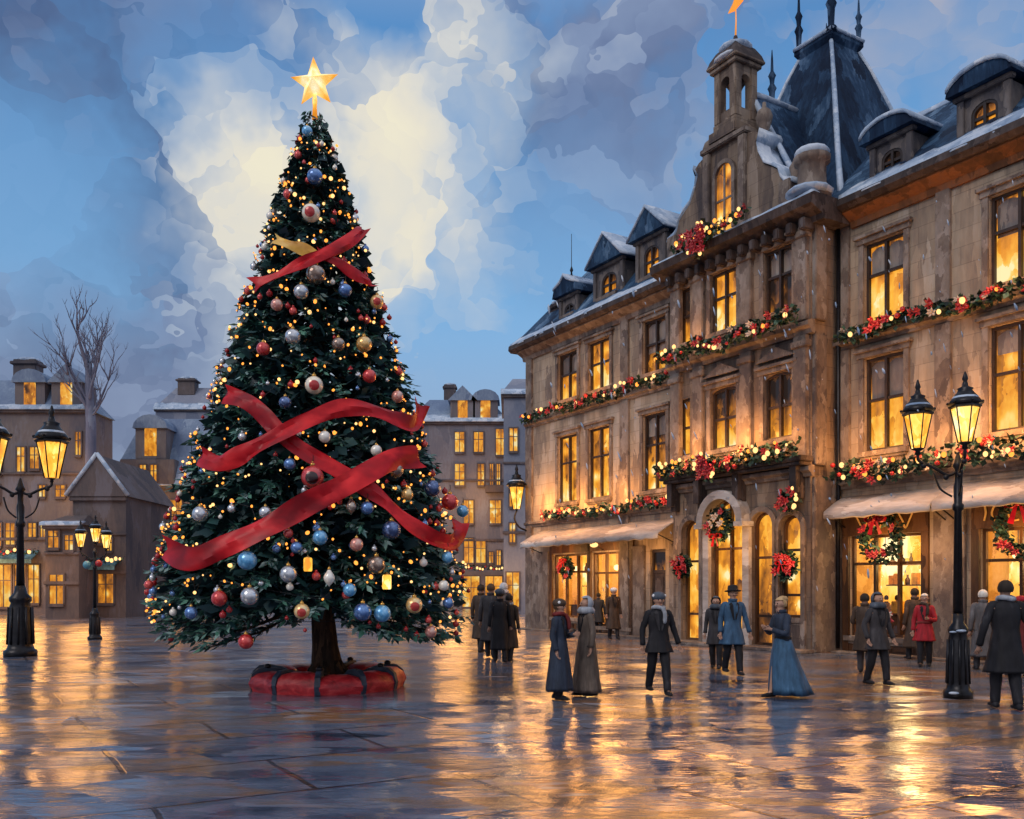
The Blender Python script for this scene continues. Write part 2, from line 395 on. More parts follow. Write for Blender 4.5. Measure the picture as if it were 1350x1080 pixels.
rg = g.ramp(g.math('ADD', g.math('MULTIPLY', st, .6), g.math('MULTIPLY', bigp.outputs['Fac'], .6)), [(.3, (.05,)*3), (.75, (.22,)*3)])
bn = g.noise(g.pos((.8,2.0,1)), 2.0, 4, .55)
bn2 = g.noise(g.pos((1.6,5,1)), 3, 2, .5)
h = g.math('ADD', g.math('ADD', g.math('MULTIPLY', bn.outputs['Fac'], 1.0), g.math('MULTIPLY', bn2.outputs['Fac'], .35)), g.math('MULTIPLY', st, .45))
h = g.math('SUBTRACT', h, g.math('MULTIPLY', br.outputs['Fac'], .5))
tv = g.vor(g.pos((1.15,2.3,1)), 1.0); tv2 = g.vor(g.pos((.35,.6,1), (0,0,.5)), 1.0)
def tilt(src, k, base=None):
    a_ = g('ShaderNodeVectorMath', operation='SUBTRACT'); g.l(src, a_.inputs[0]); a_.inputs[1].default_value = (.5,.5,.5)
    b_ = g('ShaderNodeVectorMath', operation='MULTIPLY'); g.l(a_.outputs[0], b_.inputs[0]); b_.inputs[1].default_value = (k*.5,k,0)
    d_ = g('ShaderNodeVectorMath', operation='ADD'); g.l(b_.outputs[0], d_.inputs[0])
    if base is None: d_.inputs[1].default_value = (0,0,1)
    else: g.l(base, d_.inputs[1])
    return d_.outputs[0]
nv = tilt(tv2.outputs['Color'], .06, tilt(tv.outputs['Color'], .12))
nrm_ = g('ShaderNodeVectorMath', operation='NORMALIZE'); g.l(nv, nrm_.inputs[0])
b = g.bsdf(c, rg, 0, h, .20, .05, .5)
for nd in g.n:
    if nd.type == 'BUMP': g.l(nrm_.outputs[0], nd.inputs['Normal'])
b.inputs['IOR'].default_value = 1.95
mb = MB()
NX = 60
mb.add([(-900,-300,0),(900,-300,0),(900,1500,0),(-900,1500,0)], [(0,1,2,3)])
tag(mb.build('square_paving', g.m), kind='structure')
# ------------------------------------------------------------------ the Christmas tree
TY = 15.6; TC = Vector(((415-CX)/F*TY, TY, 0))
PROF = [(.55,1.9),(.8,2.35),(1.0,2.66),(1.4,2.78),(2.0,2.7),(2.68,2.52),(3.3,2.32),(3.98,2.1),(4.6,1.9),(5.3,1.62),(5.9,1.42),(6.6,1.2),(7.2,.98),(7.85,.78),(8.5,.58),(9.3,.28),(9.9,.07)]
def tr(z):
    if z <= PROF[0][0]: return PROF[0][1]
    for (a, ra), (b, rb) in zip(PROF, PROF[1:]):
        if z <= b: return ra+(rb-ra)*(z-a)/(b-a)
    return .05
def tsurf(px, py, off=0.0):                          # point of the crown's surface met by the view ray
    best = None; Y = TY-3.2
    while Y < TY+.05:
        p = at(px, py, Y); d = math.hypot(p.x-TC.x, p.y-TC.y)-(tr(p.z)+off)
        if d <= 0: return p
        if best is None or d < best[0]: best = (d, p)
        Y += .01
    return best[1]
tree = empty('christmas_tree', TC, 0, 'tall decorated Christmas fir standing in the square inside a red padded ring', 'tree')

lt = NT('fir_foliage')
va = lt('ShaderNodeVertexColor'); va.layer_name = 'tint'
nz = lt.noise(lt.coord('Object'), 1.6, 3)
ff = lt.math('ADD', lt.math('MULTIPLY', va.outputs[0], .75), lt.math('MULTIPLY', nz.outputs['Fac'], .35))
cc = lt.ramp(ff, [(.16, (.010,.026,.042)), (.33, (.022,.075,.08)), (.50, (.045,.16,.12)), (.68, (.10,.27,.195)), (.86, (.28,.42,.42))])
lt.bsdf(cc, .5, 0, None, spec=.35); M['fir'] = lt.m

def leaf(V, Fc, T, p, d, L, w, tint, up=Vector((0,0,1)), roll=0):
    d = d.normalized(); s = d.cross(up)
    if s.length < .05: s = Vector((1,0,0))
    s.normalize(); n = s.cross(d)
    s = (s*math.cos(roll)+n*math.sin(roll))
    b = len(V); m = p+d*L*.45
    V += [p, m+s*w, p+d*L, m-s*w]
    Fc.append((b,b+1,b+2,b+3)); T += [tint]*4

rnd = random.Random(5)
V = []; Fc = []; T = []; BV = MB()
z = .85
tips = []
while z < 9.75:
    r = tr(z)
    nb = max(6, int(7+r*9))
    a0 = rnd.random()*6.28
    for i in range(nb):
        a = a0+2*PI*(i+rnd.uniform(-.3,.3))/nb
        L = r*rnd.uniform(.76,1.0)+.02
        dr = Vector((math.cos(a), math.sin(a), 0))
        cf = max(0, -math.sin(a))*math.exp(-(math.cos(a)/.42)**2)
        if z < 1.0+.20*cf+(.10 if abs(math.cos(a)) < .6 else 0): continue
        zz = z+rnd.uniform(-.1,.1)
        rise = .28+.1*r
        base = Vector((0,0,zz+rise*rnd.uniform(.7,1.2)))
        tip = dr*L+Vector((0,0,zz-.06*r))
        mid = base.lerp(tip, .5)+Vector((0,0,-.05*r))
        if i % 3 == 0 and r > .3: BV.tube([base*1, mid, tip*.97], [.03,.02,.008], 4)
        nl = int(12+L*25)
        tips.append(tip)
        front = 1.0 if a % 6.283 > 2.9 or a % 6.283 < .25 else .45      # the far side carries fewer
        for k in range(int(nl*front)+2):
            u = 1-(k/(nl+1))**1.25*.75 if k else 1.0
            u = rnd.uniform(.3,1.0)**.55
            p = base.lerp(mid, u*2) if u < .5 else mid.lerp(tip, u*2-1)
            out = (tip-mid).normalized()
            side = Vector((-dr.y, dr.x, 0))*rnd.choice((-1,1))
            d = out*rnd.uniform(.3,1)+side*rnd.uniform(.1,.95)+Vector((0,0,rnd.uniform(-.65,.3)))
            sz = rnd.uniform(.10,.21)*(.62+.16*r)
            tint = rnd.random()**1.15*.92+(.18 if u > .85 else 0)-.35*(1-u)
            leaf(V, Fc, T, p+Vector([rnd.uniform(-.05,.05) for _ in '123']), d, sz*1.0, sz*.19, max(0,min(1,tint)), roll=rnd.uniform(-.9,.9))
    z += .145+.02*r
# dark inner needles close the crown
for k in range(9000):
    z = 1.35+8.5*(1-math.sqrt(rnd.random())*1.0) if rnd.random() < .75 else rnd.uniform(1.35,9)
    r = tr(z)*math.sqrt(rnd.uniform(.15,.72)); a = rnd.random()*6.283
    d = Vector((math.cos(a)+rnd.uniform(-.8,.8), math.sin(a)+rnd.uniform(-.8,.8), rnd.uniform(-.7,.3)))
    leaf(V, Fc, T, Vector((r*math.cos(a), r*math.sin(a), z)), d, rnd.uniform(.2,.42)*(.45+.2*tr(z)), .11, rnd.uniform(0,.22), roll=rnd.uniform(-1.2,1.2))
me = bpy.data.meshes.new('foliage'); me.from_pydata(V, [], Fc); me.update()
ca = me.color_attributes.new('tint', 'FLOAT_COLOR', 'POINT')
for i, tv in enumerate(T): ca.data[i].color = (tv,tv,tv,1)
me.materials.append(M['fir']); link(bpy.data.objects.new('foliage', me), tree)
M['bark'] = stone('bark', [(.012,.008,.007), (.03,.018,.012), (.07,.04,.025), (.16,.09,.05)], (1,1,.25), 8, .85)
BV.build('branches', M['bark'], tree)
mb = MB()
prof = [(.46,.0),(.32,.14),(.24,.35),(.215,.7),(.18,1.5),(.12,4),(.06,8),(.025,9.9)]
vs = []
rg = []
for r, zz in prof:
    rg.append([Vector(((r*(1+.22*math.sin(5*a)*(1 if zz < .5 else .35)))*math.cos(a)+.22*max(0,1-zz/3), (r*(1+.22*math.sin(5*a+1)*(1 if zz < .5 else .35)))*math.sin(a), zz)) for a in [2*PI*i/20 for i in range(20)]])
mb.rings(rg); mb.build('trunk', M['bark'], tree)
mb = MB()
for i in range(7):
    a = 2*PI*i/7+.3
    mb.tube([(.22+.16*math.cos(a),.16*math.sin(a),.42), (.22+.34*math.cos(a),.34*math.sin(a),.2), (.22+.56*math.cos(a+.1),.56*math.sin(a+.1),.13)], [.09,.07,.03], 7)
mb.build('roots', M['bark'], tree)

# star topper
sp = tsurf(413,150)
star_t = NT('golden_star'); fr = star_t('ShaderNodeNewGeometry')
nn = star_t.noise(star_t.coord('Object'), 7, 3)
ln_ = star_t('ShaderNodeVectorMath', operation='LENGTH'); star_t.l(star_t.coord('Object'), ln_.inputs[0])
sf = star_t.math('ADD', ln_.outputs['Value'], star_t.math('MULTIPLY', star_t.math('SUBTRACT', nn.outputs['Fac'], .5), .35))
sc_ = star_t.ramp(sf, [(.10,(1,.92,.62)), (.22,(1,.68,.2)), (.36,(.95,.42,.04)), (.5,(.8,.28,.02))])
bs_ = star_t.bsdf(sc_, .35, .2, None, Emission_Strength=.75); star_t.l(sc_, bs_.inputs['Emission Color']); M['star'] = star_t.m
star = empty('star_topper', (TC.x, TY, at(413,110,TY).z), 0, 'glowing golden five pointed star on the very tip of the Christmas tree', 'star')
mb = MB(); n = 10; vs = []; fs = []
for i in range(10):
    a = PI/2+2*PI*i/10+.06; r = .43 if i % 2 == 0 else .19
    if i == 0: r = .46
    vs.append(Vector((r*math.cos(a), 0, r*math.sin(a))))
vs += [Vector((0,-.22,0)), Vector((0,.22,0))]
for i in range(10): fs += [(i,(i+1)%10,10), ((i+1)%10,i,11)]
mb.add(vs, fs); mb.build('star_body', M['star'], star)
mb = MB(); mb.lathe([(.0,-.62),(.05,-.62),(.035,-.4),(.045,-.3),(.02,-.14),(0,-.14)], n=10); mb.build('stem', M['star'], star)

# ------------------------------------------------------------------ light strings: swags wound round the crown, bulbs on a wire
mb = MB(); mb.sphere((0,0,0), .030, 8, 6, (1,1,1.25)); bulb_me = mb.mesh('bulb'); bulb_me.materials.append(M['bulb'])
mb = MB(); mb.sphere((0,0,0), .036, 8, 6); bulbw_me = mb.mesh('bulb'); bulbw_me.materials.append(M['bulb_w'])
mb = MB(); mb.sphere((0,0,0), .04, 10, 8); mb.lathe([(0,.035),(.012,.035),(.01,.055),(0,.055)], n=6); berry_me = mb.mesh('red_berry_ball')
t = NT('berry_red'); t.bsdf((.42,.015,.02), .25, 0, None, spec=.6); M['berry'] = t.m; berry_me.materials.append(t.m)
ORD = ['lowest','second lowest','third lowest','fourth lowest','fifth lowest','sixth lowest','seventh lowest','seventh highest','sixth highest','fifth highest','fourth highest','third highest','second highest','highest']
tiers = [1.05,1.65,2.25,2.85,3.45,4.05,4.65,5.3,5.95,6.6,7.25,7.9,8.5,9.1]
for k, z0 in enumerate(tiers):
    r = tr(z0); s = empty('light_string', TC, 0, ORD[k]+' string of warm fairy lights swagged around the Christmas tree', 'fairy lights', 'fairy light strings on the Christmas tree')
    nb = int(20+r*25); pts = []
    for i in range(nb):
        u = (i+.5)/nb; a = R(-90)+R(178)*(u-.5)
        zz = z0+.16*math.sin(u*PI*(5+k%3)+k)*min(1, r)+.25*(u-.5)*(1 if k%2 else -1)*min(1,r)
        rr = tr(zz)*.94
        pts.append(Vector((rr*math.cos(a), rr*math.sin(a), zz)))
    
    wires = []
    for p in pts:
        if rnd.random() < .22: continue
        j = Vector((rnd.uniform(-.05,.05), rnd.uniform(-.05,.02), rnd.uniform(-.14,.14)))
        if p.z+j.z < 1.12+.5*math.exp(-(math.atan2(p.x,-p.y)/.5)**2): continue
        q = p*1; f_ = 1+rnd.uniform(.0,.06)/max(.3, math.hypot(p.x,p.y)); q.x *= f_; q.y *= f_
        wires.append(q+j)
        inst('bulb', bulbw_me if rnd.random() < .3 else bulb_me, s, q+j, rnd.choice((.36,.42,.5,.6,.72,.95)), (rnd.uniform(-1,1),rnd.uniform(-1,1),0))
    mb = MB(); mb.tube([w_*.995 for w_ in wires], .006, 4); mb.build('wire', M['iron'], s)

# ------------------------------------------------------------------ baubles: shells with a gilt cap and loop
def bauble_mat(name, c, c2=None, metal=.55, rough=.18, target=None):
    t = NT(name)
    n = t.noise(t.coord('Object', (1,1,1)), 9, 3, .6)
    hi = c2 or tuple(min(1, x*1.9+.05) for x in c)
    cc = t.ramp(n.outputs['Fac'], [(.30, tuple(x*.7 for x in c)), (.46, tuple(min(1,x*1.25) for x in c)), (.66, hi)])
    if target:
        g = t('ShaderNodeTexCoord'); v = t('ShaderNodeVectorMath', operation='NORMALIZE'); t.l(g.outputs['Object'], v.inputs[0])
        d = t('ShaderNodeVectorMath', operation='DOT_PRODUCT'); t.l(v.outputs[0], d.inputs[0]); d.inputs[1].default_value = (.15,-.97,-.2)
        k = t.ramp(d.outputs['Value'], [(.80, (0,0,0)), (.85, (1,1,1))])
        cc = t.mix(k, cc, target)
    t.bsdf(cc, rough, metal, n.outputs['Fac'], .15, .01, .6, Coat_Weight=.6, Coat_Roughness=.08)
    return t.m
BM = {'red': bauble_mat('red_glass', (.50,.02,.025), (.8,.12,.1), .25), 'blue': bauble_mat('blue_glass', (.06,.14,.36), (.2,.38,.7)),
      'sky': bauble_mat('sky_blue_glass', (.08,.32,.60), (.35,.65,.9), .3), 'navy': bauble_mat('navy_glass', (.03,.06,.17), (.2,.3,.55)),
      'silver': bauble_mat('silver_glass', (.42,.44,.48), (.85,.86,.9), .7), 'gold': bauble_mat('gold_glass', (.65,.36,.10), (.95,.75,.4), .5),
      'white': bauble_mat('pearl_glass', (.72,.68,.6), (.95,.92,.85), .1), 'bronze': bauble_mat('bronze_glass', (.20,.13,.10), (.6,.5,.42), .7),
      'pearlred': bauble_mat('pearl_red_glass', (.78,.68,.52), (.95,.9,.8), .1, .2, (.5,.02,.02)),
      'reddark': bauble_mat('red_disc_glass', (.52,.03,.035), (.7,.1,.1), .1, .25, (.03,.008,.01)),
      'goldred': bauble_mat('gold_red_glass', (.75,.48,.18), (.95,.8,.5), .3, .2, (.55,.04,.03)),
      'pink': bauble_mat('rose_glass', (.55,.20,.16), (.85,.6,.5), .3)}
def bauble(px, py, rpx, colr, label, kind='ball'):
    p = tsurf(px, py, .10); r = rpx*p.y/F
    o = empty('bauble', p, rnd.uniform(-.2,.2), label, 'bauble', 'baubles hung on the Christmas tree')
    if kind == 'ball':
        mb = MB(); mb.sphere((0,0,0), r, 20, 14); top = r
    elif kind == 'drop':
        mb = MB(); mb.lathe([(0,-1.35),(.12,-1.2),(.5,-.85),(.82,-.35),(.9,.05),(.75,.5),(.42,.95),(.16,1.35),(0,1.45)], n=18)
        mb.v = [(x*r,y*r,z*r) for x,y,z in mb.v]; top = r*1.4
    else:                                            # little glass lantern
        mb = MB(); mb.lathe([(0,-1.3),(.62,-1.3),(.72,-1.1),(.72,.7),(.6,.95),(0,.95)], n=12)
        mb.v = [(x*r,y*r,z*r) for x,y,z in mb.v]; top = r*.95
    mb.build('shell' if kind != 'lantern' else 'glass', BM[colr] if kind != 'lantern' else M['lampglass'], o)
    mb = MB(); c = max(.022, r*.26)
    mb.lathe([(0,top-.01),(c*(2.4 if kind == 'lantern' else 1),top-.012),(c*.9,top+c*.8),(c*.3,top+c*.9),(c*.3,top+c*1.5),(0,top+c*1.5)], n=10)
    mb.build('cap', M['gold'], o)
    mb = MB(); mb.tube([(0,0,top+c*1.4), (.012,0,top+c*1.4+.05), (0,.03,top+c*1.4+.10)], .005, 5); mb.build('hook', M['iron'], o)
BL = [
(414,508,12,'pearlred','cream bauble with a red centre, above the crossing of the middle red ribbons'),
(487,496,9,'red','round red bauble right of the cream bauble above the middle ribbons'),
(524,523,8,'pink','rosy bauble just above the arched middle ribbon near its right end'),
(376,531,8.5,'navy','small smoky blue bauble between the two middle ribbons at upper left'),
(428,576,8,'white','white bauble under the arched ribbon, just right of the ribbon crossing'),
(496,594,7.5,'white','small white bauble above the right end of the lower ribbon'),
(382,612,8,'blue','small blue bauble below the left arm of the middle ribbon'),
(412,629,15,'reddark','large red bauble with a dark centre, beneath the long falling ribbon'),
(593,662,11,'red','shiny red bauble at the right edge of the tree above the ribbon end'),
(537,652,8,'gold','small gold bauble right of the crossing of the lower ribbons'),
(570,644,11,'navy','dark blue bauble left of the shiny red one at the right edge'),
(522,620,10,'bronze','dull bronze bauble tucked under the right tip of the lower ribbon'),
(264,678,10.5,'silver','silver bauble alone at the left edge above the lowest ribbon end'),
(463,668,8,'bronze','bronze drop ornament left of a small blue bauble below the lower ribbon','drop'),
(484,670,9,'blue','small blue bauble beside the bronze drop ornament'),
(516,699,12.5,'navy','large smoky blue glass bauble under the falling ribbon at right'),
(422,709,10,'sky','bright sky blue bauble below the middle of the lowest ribbon'),
(380,703,6.5,'red','tiny red bauble touching the underside of the lowest ribbon'),
(391,722,8,'blue','blue bauble left of and below the bright sky blue one'),
(326,739,13,'sky','largest sky blue bauble, under the left end of the lowest ribbon'),
(380,757,11.5,'silver','silver blue bauble in the centre left of the lower tree'),
(406,743,8,'white','glowing small lantern ornament with a gilt cap in the middle of the lower tree','lantern'),
(434,762,8.5,'white','white teardrop ornament right of the glowing lantern','drop'),
(496,745,12,'bronze','large bronze bauble with silver sheen, upper right of the tall candle lantern'),
(510,766,8.5,'white','tall glowing candle lantern ornament at right of the lower tree','lantern'),
(461,778,9,'sky','sky blue bauble midway between the teardrop and the candle lantern'),
(289,789,10.5,'red','red bauble low on the left side of the tree'),
(329,786,12,'silver','silver swirled bauble right of the low red one'),
(398,806,10.5,'goldred','cream and gold bauble with a red centre above the trunk'),
(478,807,12,'blue','large blue bauble low on the tree, left one of a touching pair'),
(504,809,11.5,'sky','sky blue bauble low on the tree, right one of a touching pair'),
(546,798,11,'goldred','golden bauble with a red centre low on the right side'),
(324,846,10,'red','red bauble hanging below the lowest branches at left'),
(470,718,9,'pink','rose coloured bauble in the middle right below the lower ribbon'),
(568,833,8,'pink','pinkish bauble at the lower right hem of the branches'),
(585,772,7,'white','cream bauble near the right edge, above the hem'),
(196,771,6,'red','tiny red bauble at the far left tip of the lower branches'),
(252,808,8.5,'blue','blue bauble at the lower left, below and left of the red one'),
(590,735,8,'sky','pale blue bauble at the right edge under the falling ribbon end'),
(350,676,8.5,'silver','silver bauble above the middle of the lowest ribbon'),
(610,674,8,'sky','pale blue bauble sticking out at the right edge beside the shiny red one'),
(591,795,7.5,'blue','blue bauble near the right hem of the tree'),
(410,281,12,'pearlred','white and red bauble on the upper tree above the top ribbon'),
(415,233,10.5,'blue','blue bauble high on the tree, second ornament under the star'),
(416,362,13,'bronze','large bronze bauble under the crossing of the top ribbon'),
(397,385,10,'silver','silver blue bauble below and left of the large bronze one'),
(455,383,9,'blue','blue bauble under the right arm of the top ribbon'),
(386,444,10.5,'silver','bright silver bauble on the left half between the top and middle ribbons'),
(347,460,9,'red','red bauble at the left edge between the top and middle ribbons'),
(446,454,9,'bronze','dark bronze bauble on the right half between the top and middle ribbons'),
(480,454,10.5,'gold','golden bauble on the right half between the top and middle ribbons'),
(497,398,9,'goldred','gold and red bauble below the right end of the top ribbon'),
(365,402,8,'pink','rosy bauble below the left end of the top ribbon'),
(405,173,7,'sky','pale blue bauble topmost on the tree right under the star'),
(378,256,5.5,'red','tiny red drop at the left edge of the upper tree','drop'),
]
for b in BL: bauble(*b)
mb = MB(); mb.sphere((0,0,0), .055, 12, 8); mb.lathe([(0,.05),(.018,.05),(.015,.075),(0,.075)], n=6)
for key, cn, nm in (('blue','blue','small plain blue glass ball half hidden in the needles of the Christmas tree'), ('silver','silver','small plain silver glass ball half hidden in the needles of the Christmas tree'), ('red','red','small plain red glass ball half hidden in the needles of the Christmas tree'), ('white','cream','small plain cream glass ball half hidden in the needles of the Christmas tree')):
    me_ = mb.mesh('glass_ball'); me_.materials.append(BM[key])
    for k in range(26):
        z = 1.2+8*(rnd.random()**1.4); a = R(-90)+R(rnd.uniform(-82,82)); r = tr(z)*.95+rnd.uniform(-.02,.05)
        if z < 1.5 and abs(a+PI/2) < .5: z += .4
        tag(inst('glass_ball', me_, None, TC+Vector((r*math.cos(a), r*math.sin(a), z)), rnd.choice((.6,.8,1,1.2)), (0,0,rnd.random())), nm, 'glass ball', 'small '+cn+' glass balls on the Christmas tree')
# red berry balls near the silhouette and between the lights
for k in range(120):
    z = .9+8.6*(rnd.random()**1.3); side = rnd.random()
    a = R(-90)+(rnd.choice((-1,1))*R(rnd.uniform(60,96)) if side < .5 else R(rnd.uniform(-70,70)))
    r = tr(z)*.93+rnd.uniform(.0,.12)
    o = inst('berry_ball', berry_me, None, TC+Vector((r*math.cos(a), r*math.sin(a), z)), rnd.choice((.7,.9,1.1,1.3)), (0,0,rnd.random()))
    tag(o, 'tiny red berry ball pushed into the needles of the Christmas tree', 'berry ball', 'tiny red berry balls on the Christmas tree')

# ------------------------------------------------------------------ ribbons
def ribbon_mat(name, a, b, c):
    t = NT(name); n = t.noise(t.coord('Object', (1.1,1.1,1.6)), 1.6, 3, .5, .4)
    cc = t.ramp(n.outputs['Fac'], [(.32,a),(.5,b),(.68,c)])  # dark and bright bands paint satin shade and highlight into the colour
    t.bsdf(cc, .38, 0, None, spec=.28); return t.m
M['ribbon'] = ribbon_mat('red_satin', (.22,.002,.008), (.50,.006,.014), (.80,.025,.03))
M['ribbon_gold'] = ribbon_mat('gold_satin', (.5,.22,.03), (.75,.42,.08), (.95,.7,.25))
def catmull(P, n=8):
    out = []
    for i in range(len(P)-1):
        p0 = P[max(i-1,0)]; p1 = P[i]; p2 = P[i+1]; p3 = P[min(i+2,len(P)-1)]
        for k in range(n):
            u = k/n
            out.append(.5*((2*p1)+(p2-p0)*u+(2*p0-5*p1+4*p2-p3)*u*u+(3*p1-p0-3*p2+p3)*u*u*u))
    out.append(P[-1]); return out
def ribbon(pts, wpx, off, mat, label, cat='ribbon', grp='ribbons draped on the Christmas tree'):
    P = [tsurf(x, y, off+.05) for x, y in pts]; wpx *= .88
    # keep the depth smooth
    P = catmull(P, 10)
    for _ in range(6):
        P = [P[0]]+[P[i]*.5+(P[i-1]+P[i+1])*.25 for i in range(1,len(P)-1)]+[P[-1]]
    N = len(P); rows = []
    for i, p in enumerate(P):
        d = (P[min(i+1,N-1)]-P[max(i-1,0)]).normalized()
        nrm = Vector((p.x-TC.x, p.y-TC.y, .5)).normalized()
        s = d.cross(nrm).normalized()
        u = i/(N-1); wv = wpx*TY/F*.5*(.97+.05*math.sin(i*.31+wpx)+.10*(abs(2*u-1)**8))
        tw = .30*math.sin(i*.17+wpx)+.9*max(0, abs(2*u-1)-.86)/.14*(1 if u > .5 else -1)*.6
        s = (s*math.cos(tw)+nrm*math.sin(tw))
        row = []
        e_ = max(0, 1-min(u, 1-u)*N/3.0)               # swallow-tailed ends
        for j, q in enumerate((-1,-.9,-.45,0,.45,.9,1)):
            fold = .022*math.sin(q*2.6+i*.12)+.012*math.sin(q*5+i*.31)
            row.append(p+s*wv*q+nrm*fold+d*(.10*e_*(abs(q)-.5))*(1 if u > .5 else -1))
        row2 = [v-nrm*.006 for v in row][::-1]
        rows.append([v-TC for v in row+row2])
    mb = MB(); mb.rings(rows, True); o = mb.build('ribbon', mat, None, TC)
    o.data.set_sharp_from_angle(angle=R(40)); tag(o, label, cat, grp)
ribbon([(479,301),(462,316),(430,333),(400,346),(365,364),(333,376)], 19, .20, M['ribbon'], 'short red ribbon rising to the right on the upper tree')
ribbon([(362,316),(380,321),(398,327),(418,338)], 16, .13, M['ribbon_gold'], 'short gold ribbon end on the upper tree behind the red one')
ribbon([(420,335),(445,344),(470,362),(491,374)], 17, .13, M['ribbon'], 'short red ribbon falling to the right on the upper tree')
ribbon([(297,520),(325,529),(348,548),(368,570),(400,595),(440,617),(480,640),(510,662),(540,690),(575,711),(600,714),(608,688)], 23, .12, M['ribbon'], 'longest red ribbon falling from the left middle down to the right edge')
ribbon([(264,602),(285,611),(310,603),(335,590),(370,572),(410,552),(450,537),(490,540),(525,553),(548,558),(556,532)], 23, .22, M['ribbon'], 'arched red ribbon across the middle of the tree')
ribbon([(553,602),(520,605),(490,620),(455,640),(410,662),(370,685),(330,705),(290,722),(250,738),(217,722)], 30, .22, M['ribbon'], 'lowest and widest red ribbon rising from the left edge to the right')

# ------------------------------------------------------------------ red ring at the foot: padded parcels strapped in dark blue
RC = TC+Vector((.22,0,0))
ring = empty('tree_ring', RC, 0, 'red padded ring with dark blue straps around the foot of the Christmas tree', 'tree stand')
t = NT('red_padding'); n = t.noise(t.coord('Object', (1,1,1.6)), 4, 5, .6, .4)
cc = t.ramp(n.outputs['Fac'], [(.3,(.20,.010,.016)), (.48,(.46,.020,.03)), (.68,(.72,.08,.08))])
t.bsdf(cc, .4, 0, n.outputs['Fac'], .6, .04, .45); M['pad'] = t.m
M['strap'] = plain('navy_strap', (.03,.045,.075), .45, 0, .5, 8)
NS = 11
for k in range(NS):
    a0 = 2*PI*(k+.04)/NS+.22; a1 = 2*PI*(k+.96)/NS+.22; rows = []
    for q in range(5):
        a = a0+(a1-a0)*q/4; sw = (1-.10*(q in (0,4)))*(1+.09*math.sin(k*2.1))
        row = []
        for (rr, zz) in ((.66,.0),(.66,.16),(.70,.25),(.80,.30),(1.0,.33),(1.16,.315),(1.25,.25),(1.29,.14),(1.25,.0)):
            w_ = (1+.015*math.sin(k*3.1+q*1.7+zz*9))*(math.cos((a1-a0)/2)/math.cos(a-(a0+a1)/2))*1.03
            row.append(Vector((rr*w_*math.cos(a)*1.0, rr*w_*math.sin(a), zz*sw)))
        rows.append(row)
    mb = MB(); mb.rings(rows, True); mb.build('padded_segment', M['pad'], ring).data.set_sharp_from_angle(angle=R(38))
for k in range(NS):
    if k in (1,4): continue
    for da in (0,):
        a = 2*PI*k/NS+.22+da
        rows = []
        for s_ in (-.035,.035):
            row = []
            for (rr, zz) in ((.64,.02),(.64,.18),(.69,.30),(.80,.35),(1.0,.385),(1.18,.37),(1.29,.28),(1.335,.14),(1.30,.005),(1.2,.005),(1.2,.1),(1.1,.25),(.9,.25),(.82,.1)):
                row.append(Vector((rr*math.cos(a+s_), rr*math.sin(a+s_), zz)))
            rows.append(row)
        mb = MB(); mb.rings(rows, False); mb.build('strap', M['strap'], ring)
        if k % 2 == 0:
            mb = MB(); mb.sphere((1.02*math.cos(a),1.02*math.sin(a),.40), .06, 10, 8, (1,1,.7)); mb.build('buckle', M['iron'], ring)
mb = MB(); mb.lathe([(0,.02),(.84,.02),(.84,.12),(.5,.16),(0,.17)], n=28); mb.build('soil', M['bark'], ring)
# ------------------------------------------------------------------ the large building on the right
F0 = Vector((.63,37.8,0)); BR = math.atan2(-.859,.512)
bld = empty('town_hall', F0, BR, 'long limestone building with snowy blue mansard roof, gabled centre and lit shops at right', 'building')
def W2(x, y, z):                                     # building coordinates to world
    return Matrix.Translation(F0) @ Matrix.Rotation(BR,4,'Z') @ Vector((x,y,z))

def arch_pts(x0, x1, zs, n=10, rise=None):
    c = (x0+x1)/2; r = (x1-x0)/2; h = rise or r
    return [(c-r*math.cos(PI*i/n), zs+h*math.sin(PI*i/n)) for i in range(n+1)]
def wall(mb, x0, x1, z0, z1, y, holes, rev=.24):
    """front face with openings (hx0,hx1,hz0,hz1,arched), reveals included"""
    xs = sorted({x0,x1}|{h[0] for h in holes}|{h[1] for h in holes}); zs = sorted({z0,z1}|{h[2] for h in holes}|{h[3] for h in holes})
    for a, b in zip(xs, xs[1:]):
        for c, d in zip(zs, zs[1:]):
            mx, mz = (a+b)/2, (c+d)/2
            if any(h[0] < mx < h[1] and h[2] < mz < h[3] for h in holes): continue
            mb.add([(a,y,c),(b,y,c),(b,y,d),(a,y,d)], [(0,1,2,3)])
    for h in holes:
        a, b, c, d = h[:4]; yb = y+rev
        if len(h) > 4 and h[4]:
            zs_ = d-h[4]
            P = arch_pts(a, b, zs_, 10, h[4])
            for (xa, za), (xb, zb) in zip(P, P[1:]):
                mb.add([(xa,y,za),(xb,y,zb),(xb,y,d),(xa,y,d)], [(0,1,2,3)])
                mb.add([(xa,y,za),(xb,y,zb),(xb,yb,zb),(xa,yb,za)], [(3,2,1,0)])
            sides = [((a,c),(a,zs_)), ((b,zs_),(b,c)), ((b,c),(a,c))]
        else: sides = [((a,c),(a,d)), ((a,d),(b,d)), ((b,d),(b,c)), ((b,c),(a,c))]
        for (xa, za), (xb, zb) in sides:
            mb.add([(xa,y,za),(xb,y,zb),(xb,yb,zb),(xa,yb,za)], [(3,2,1,0)])

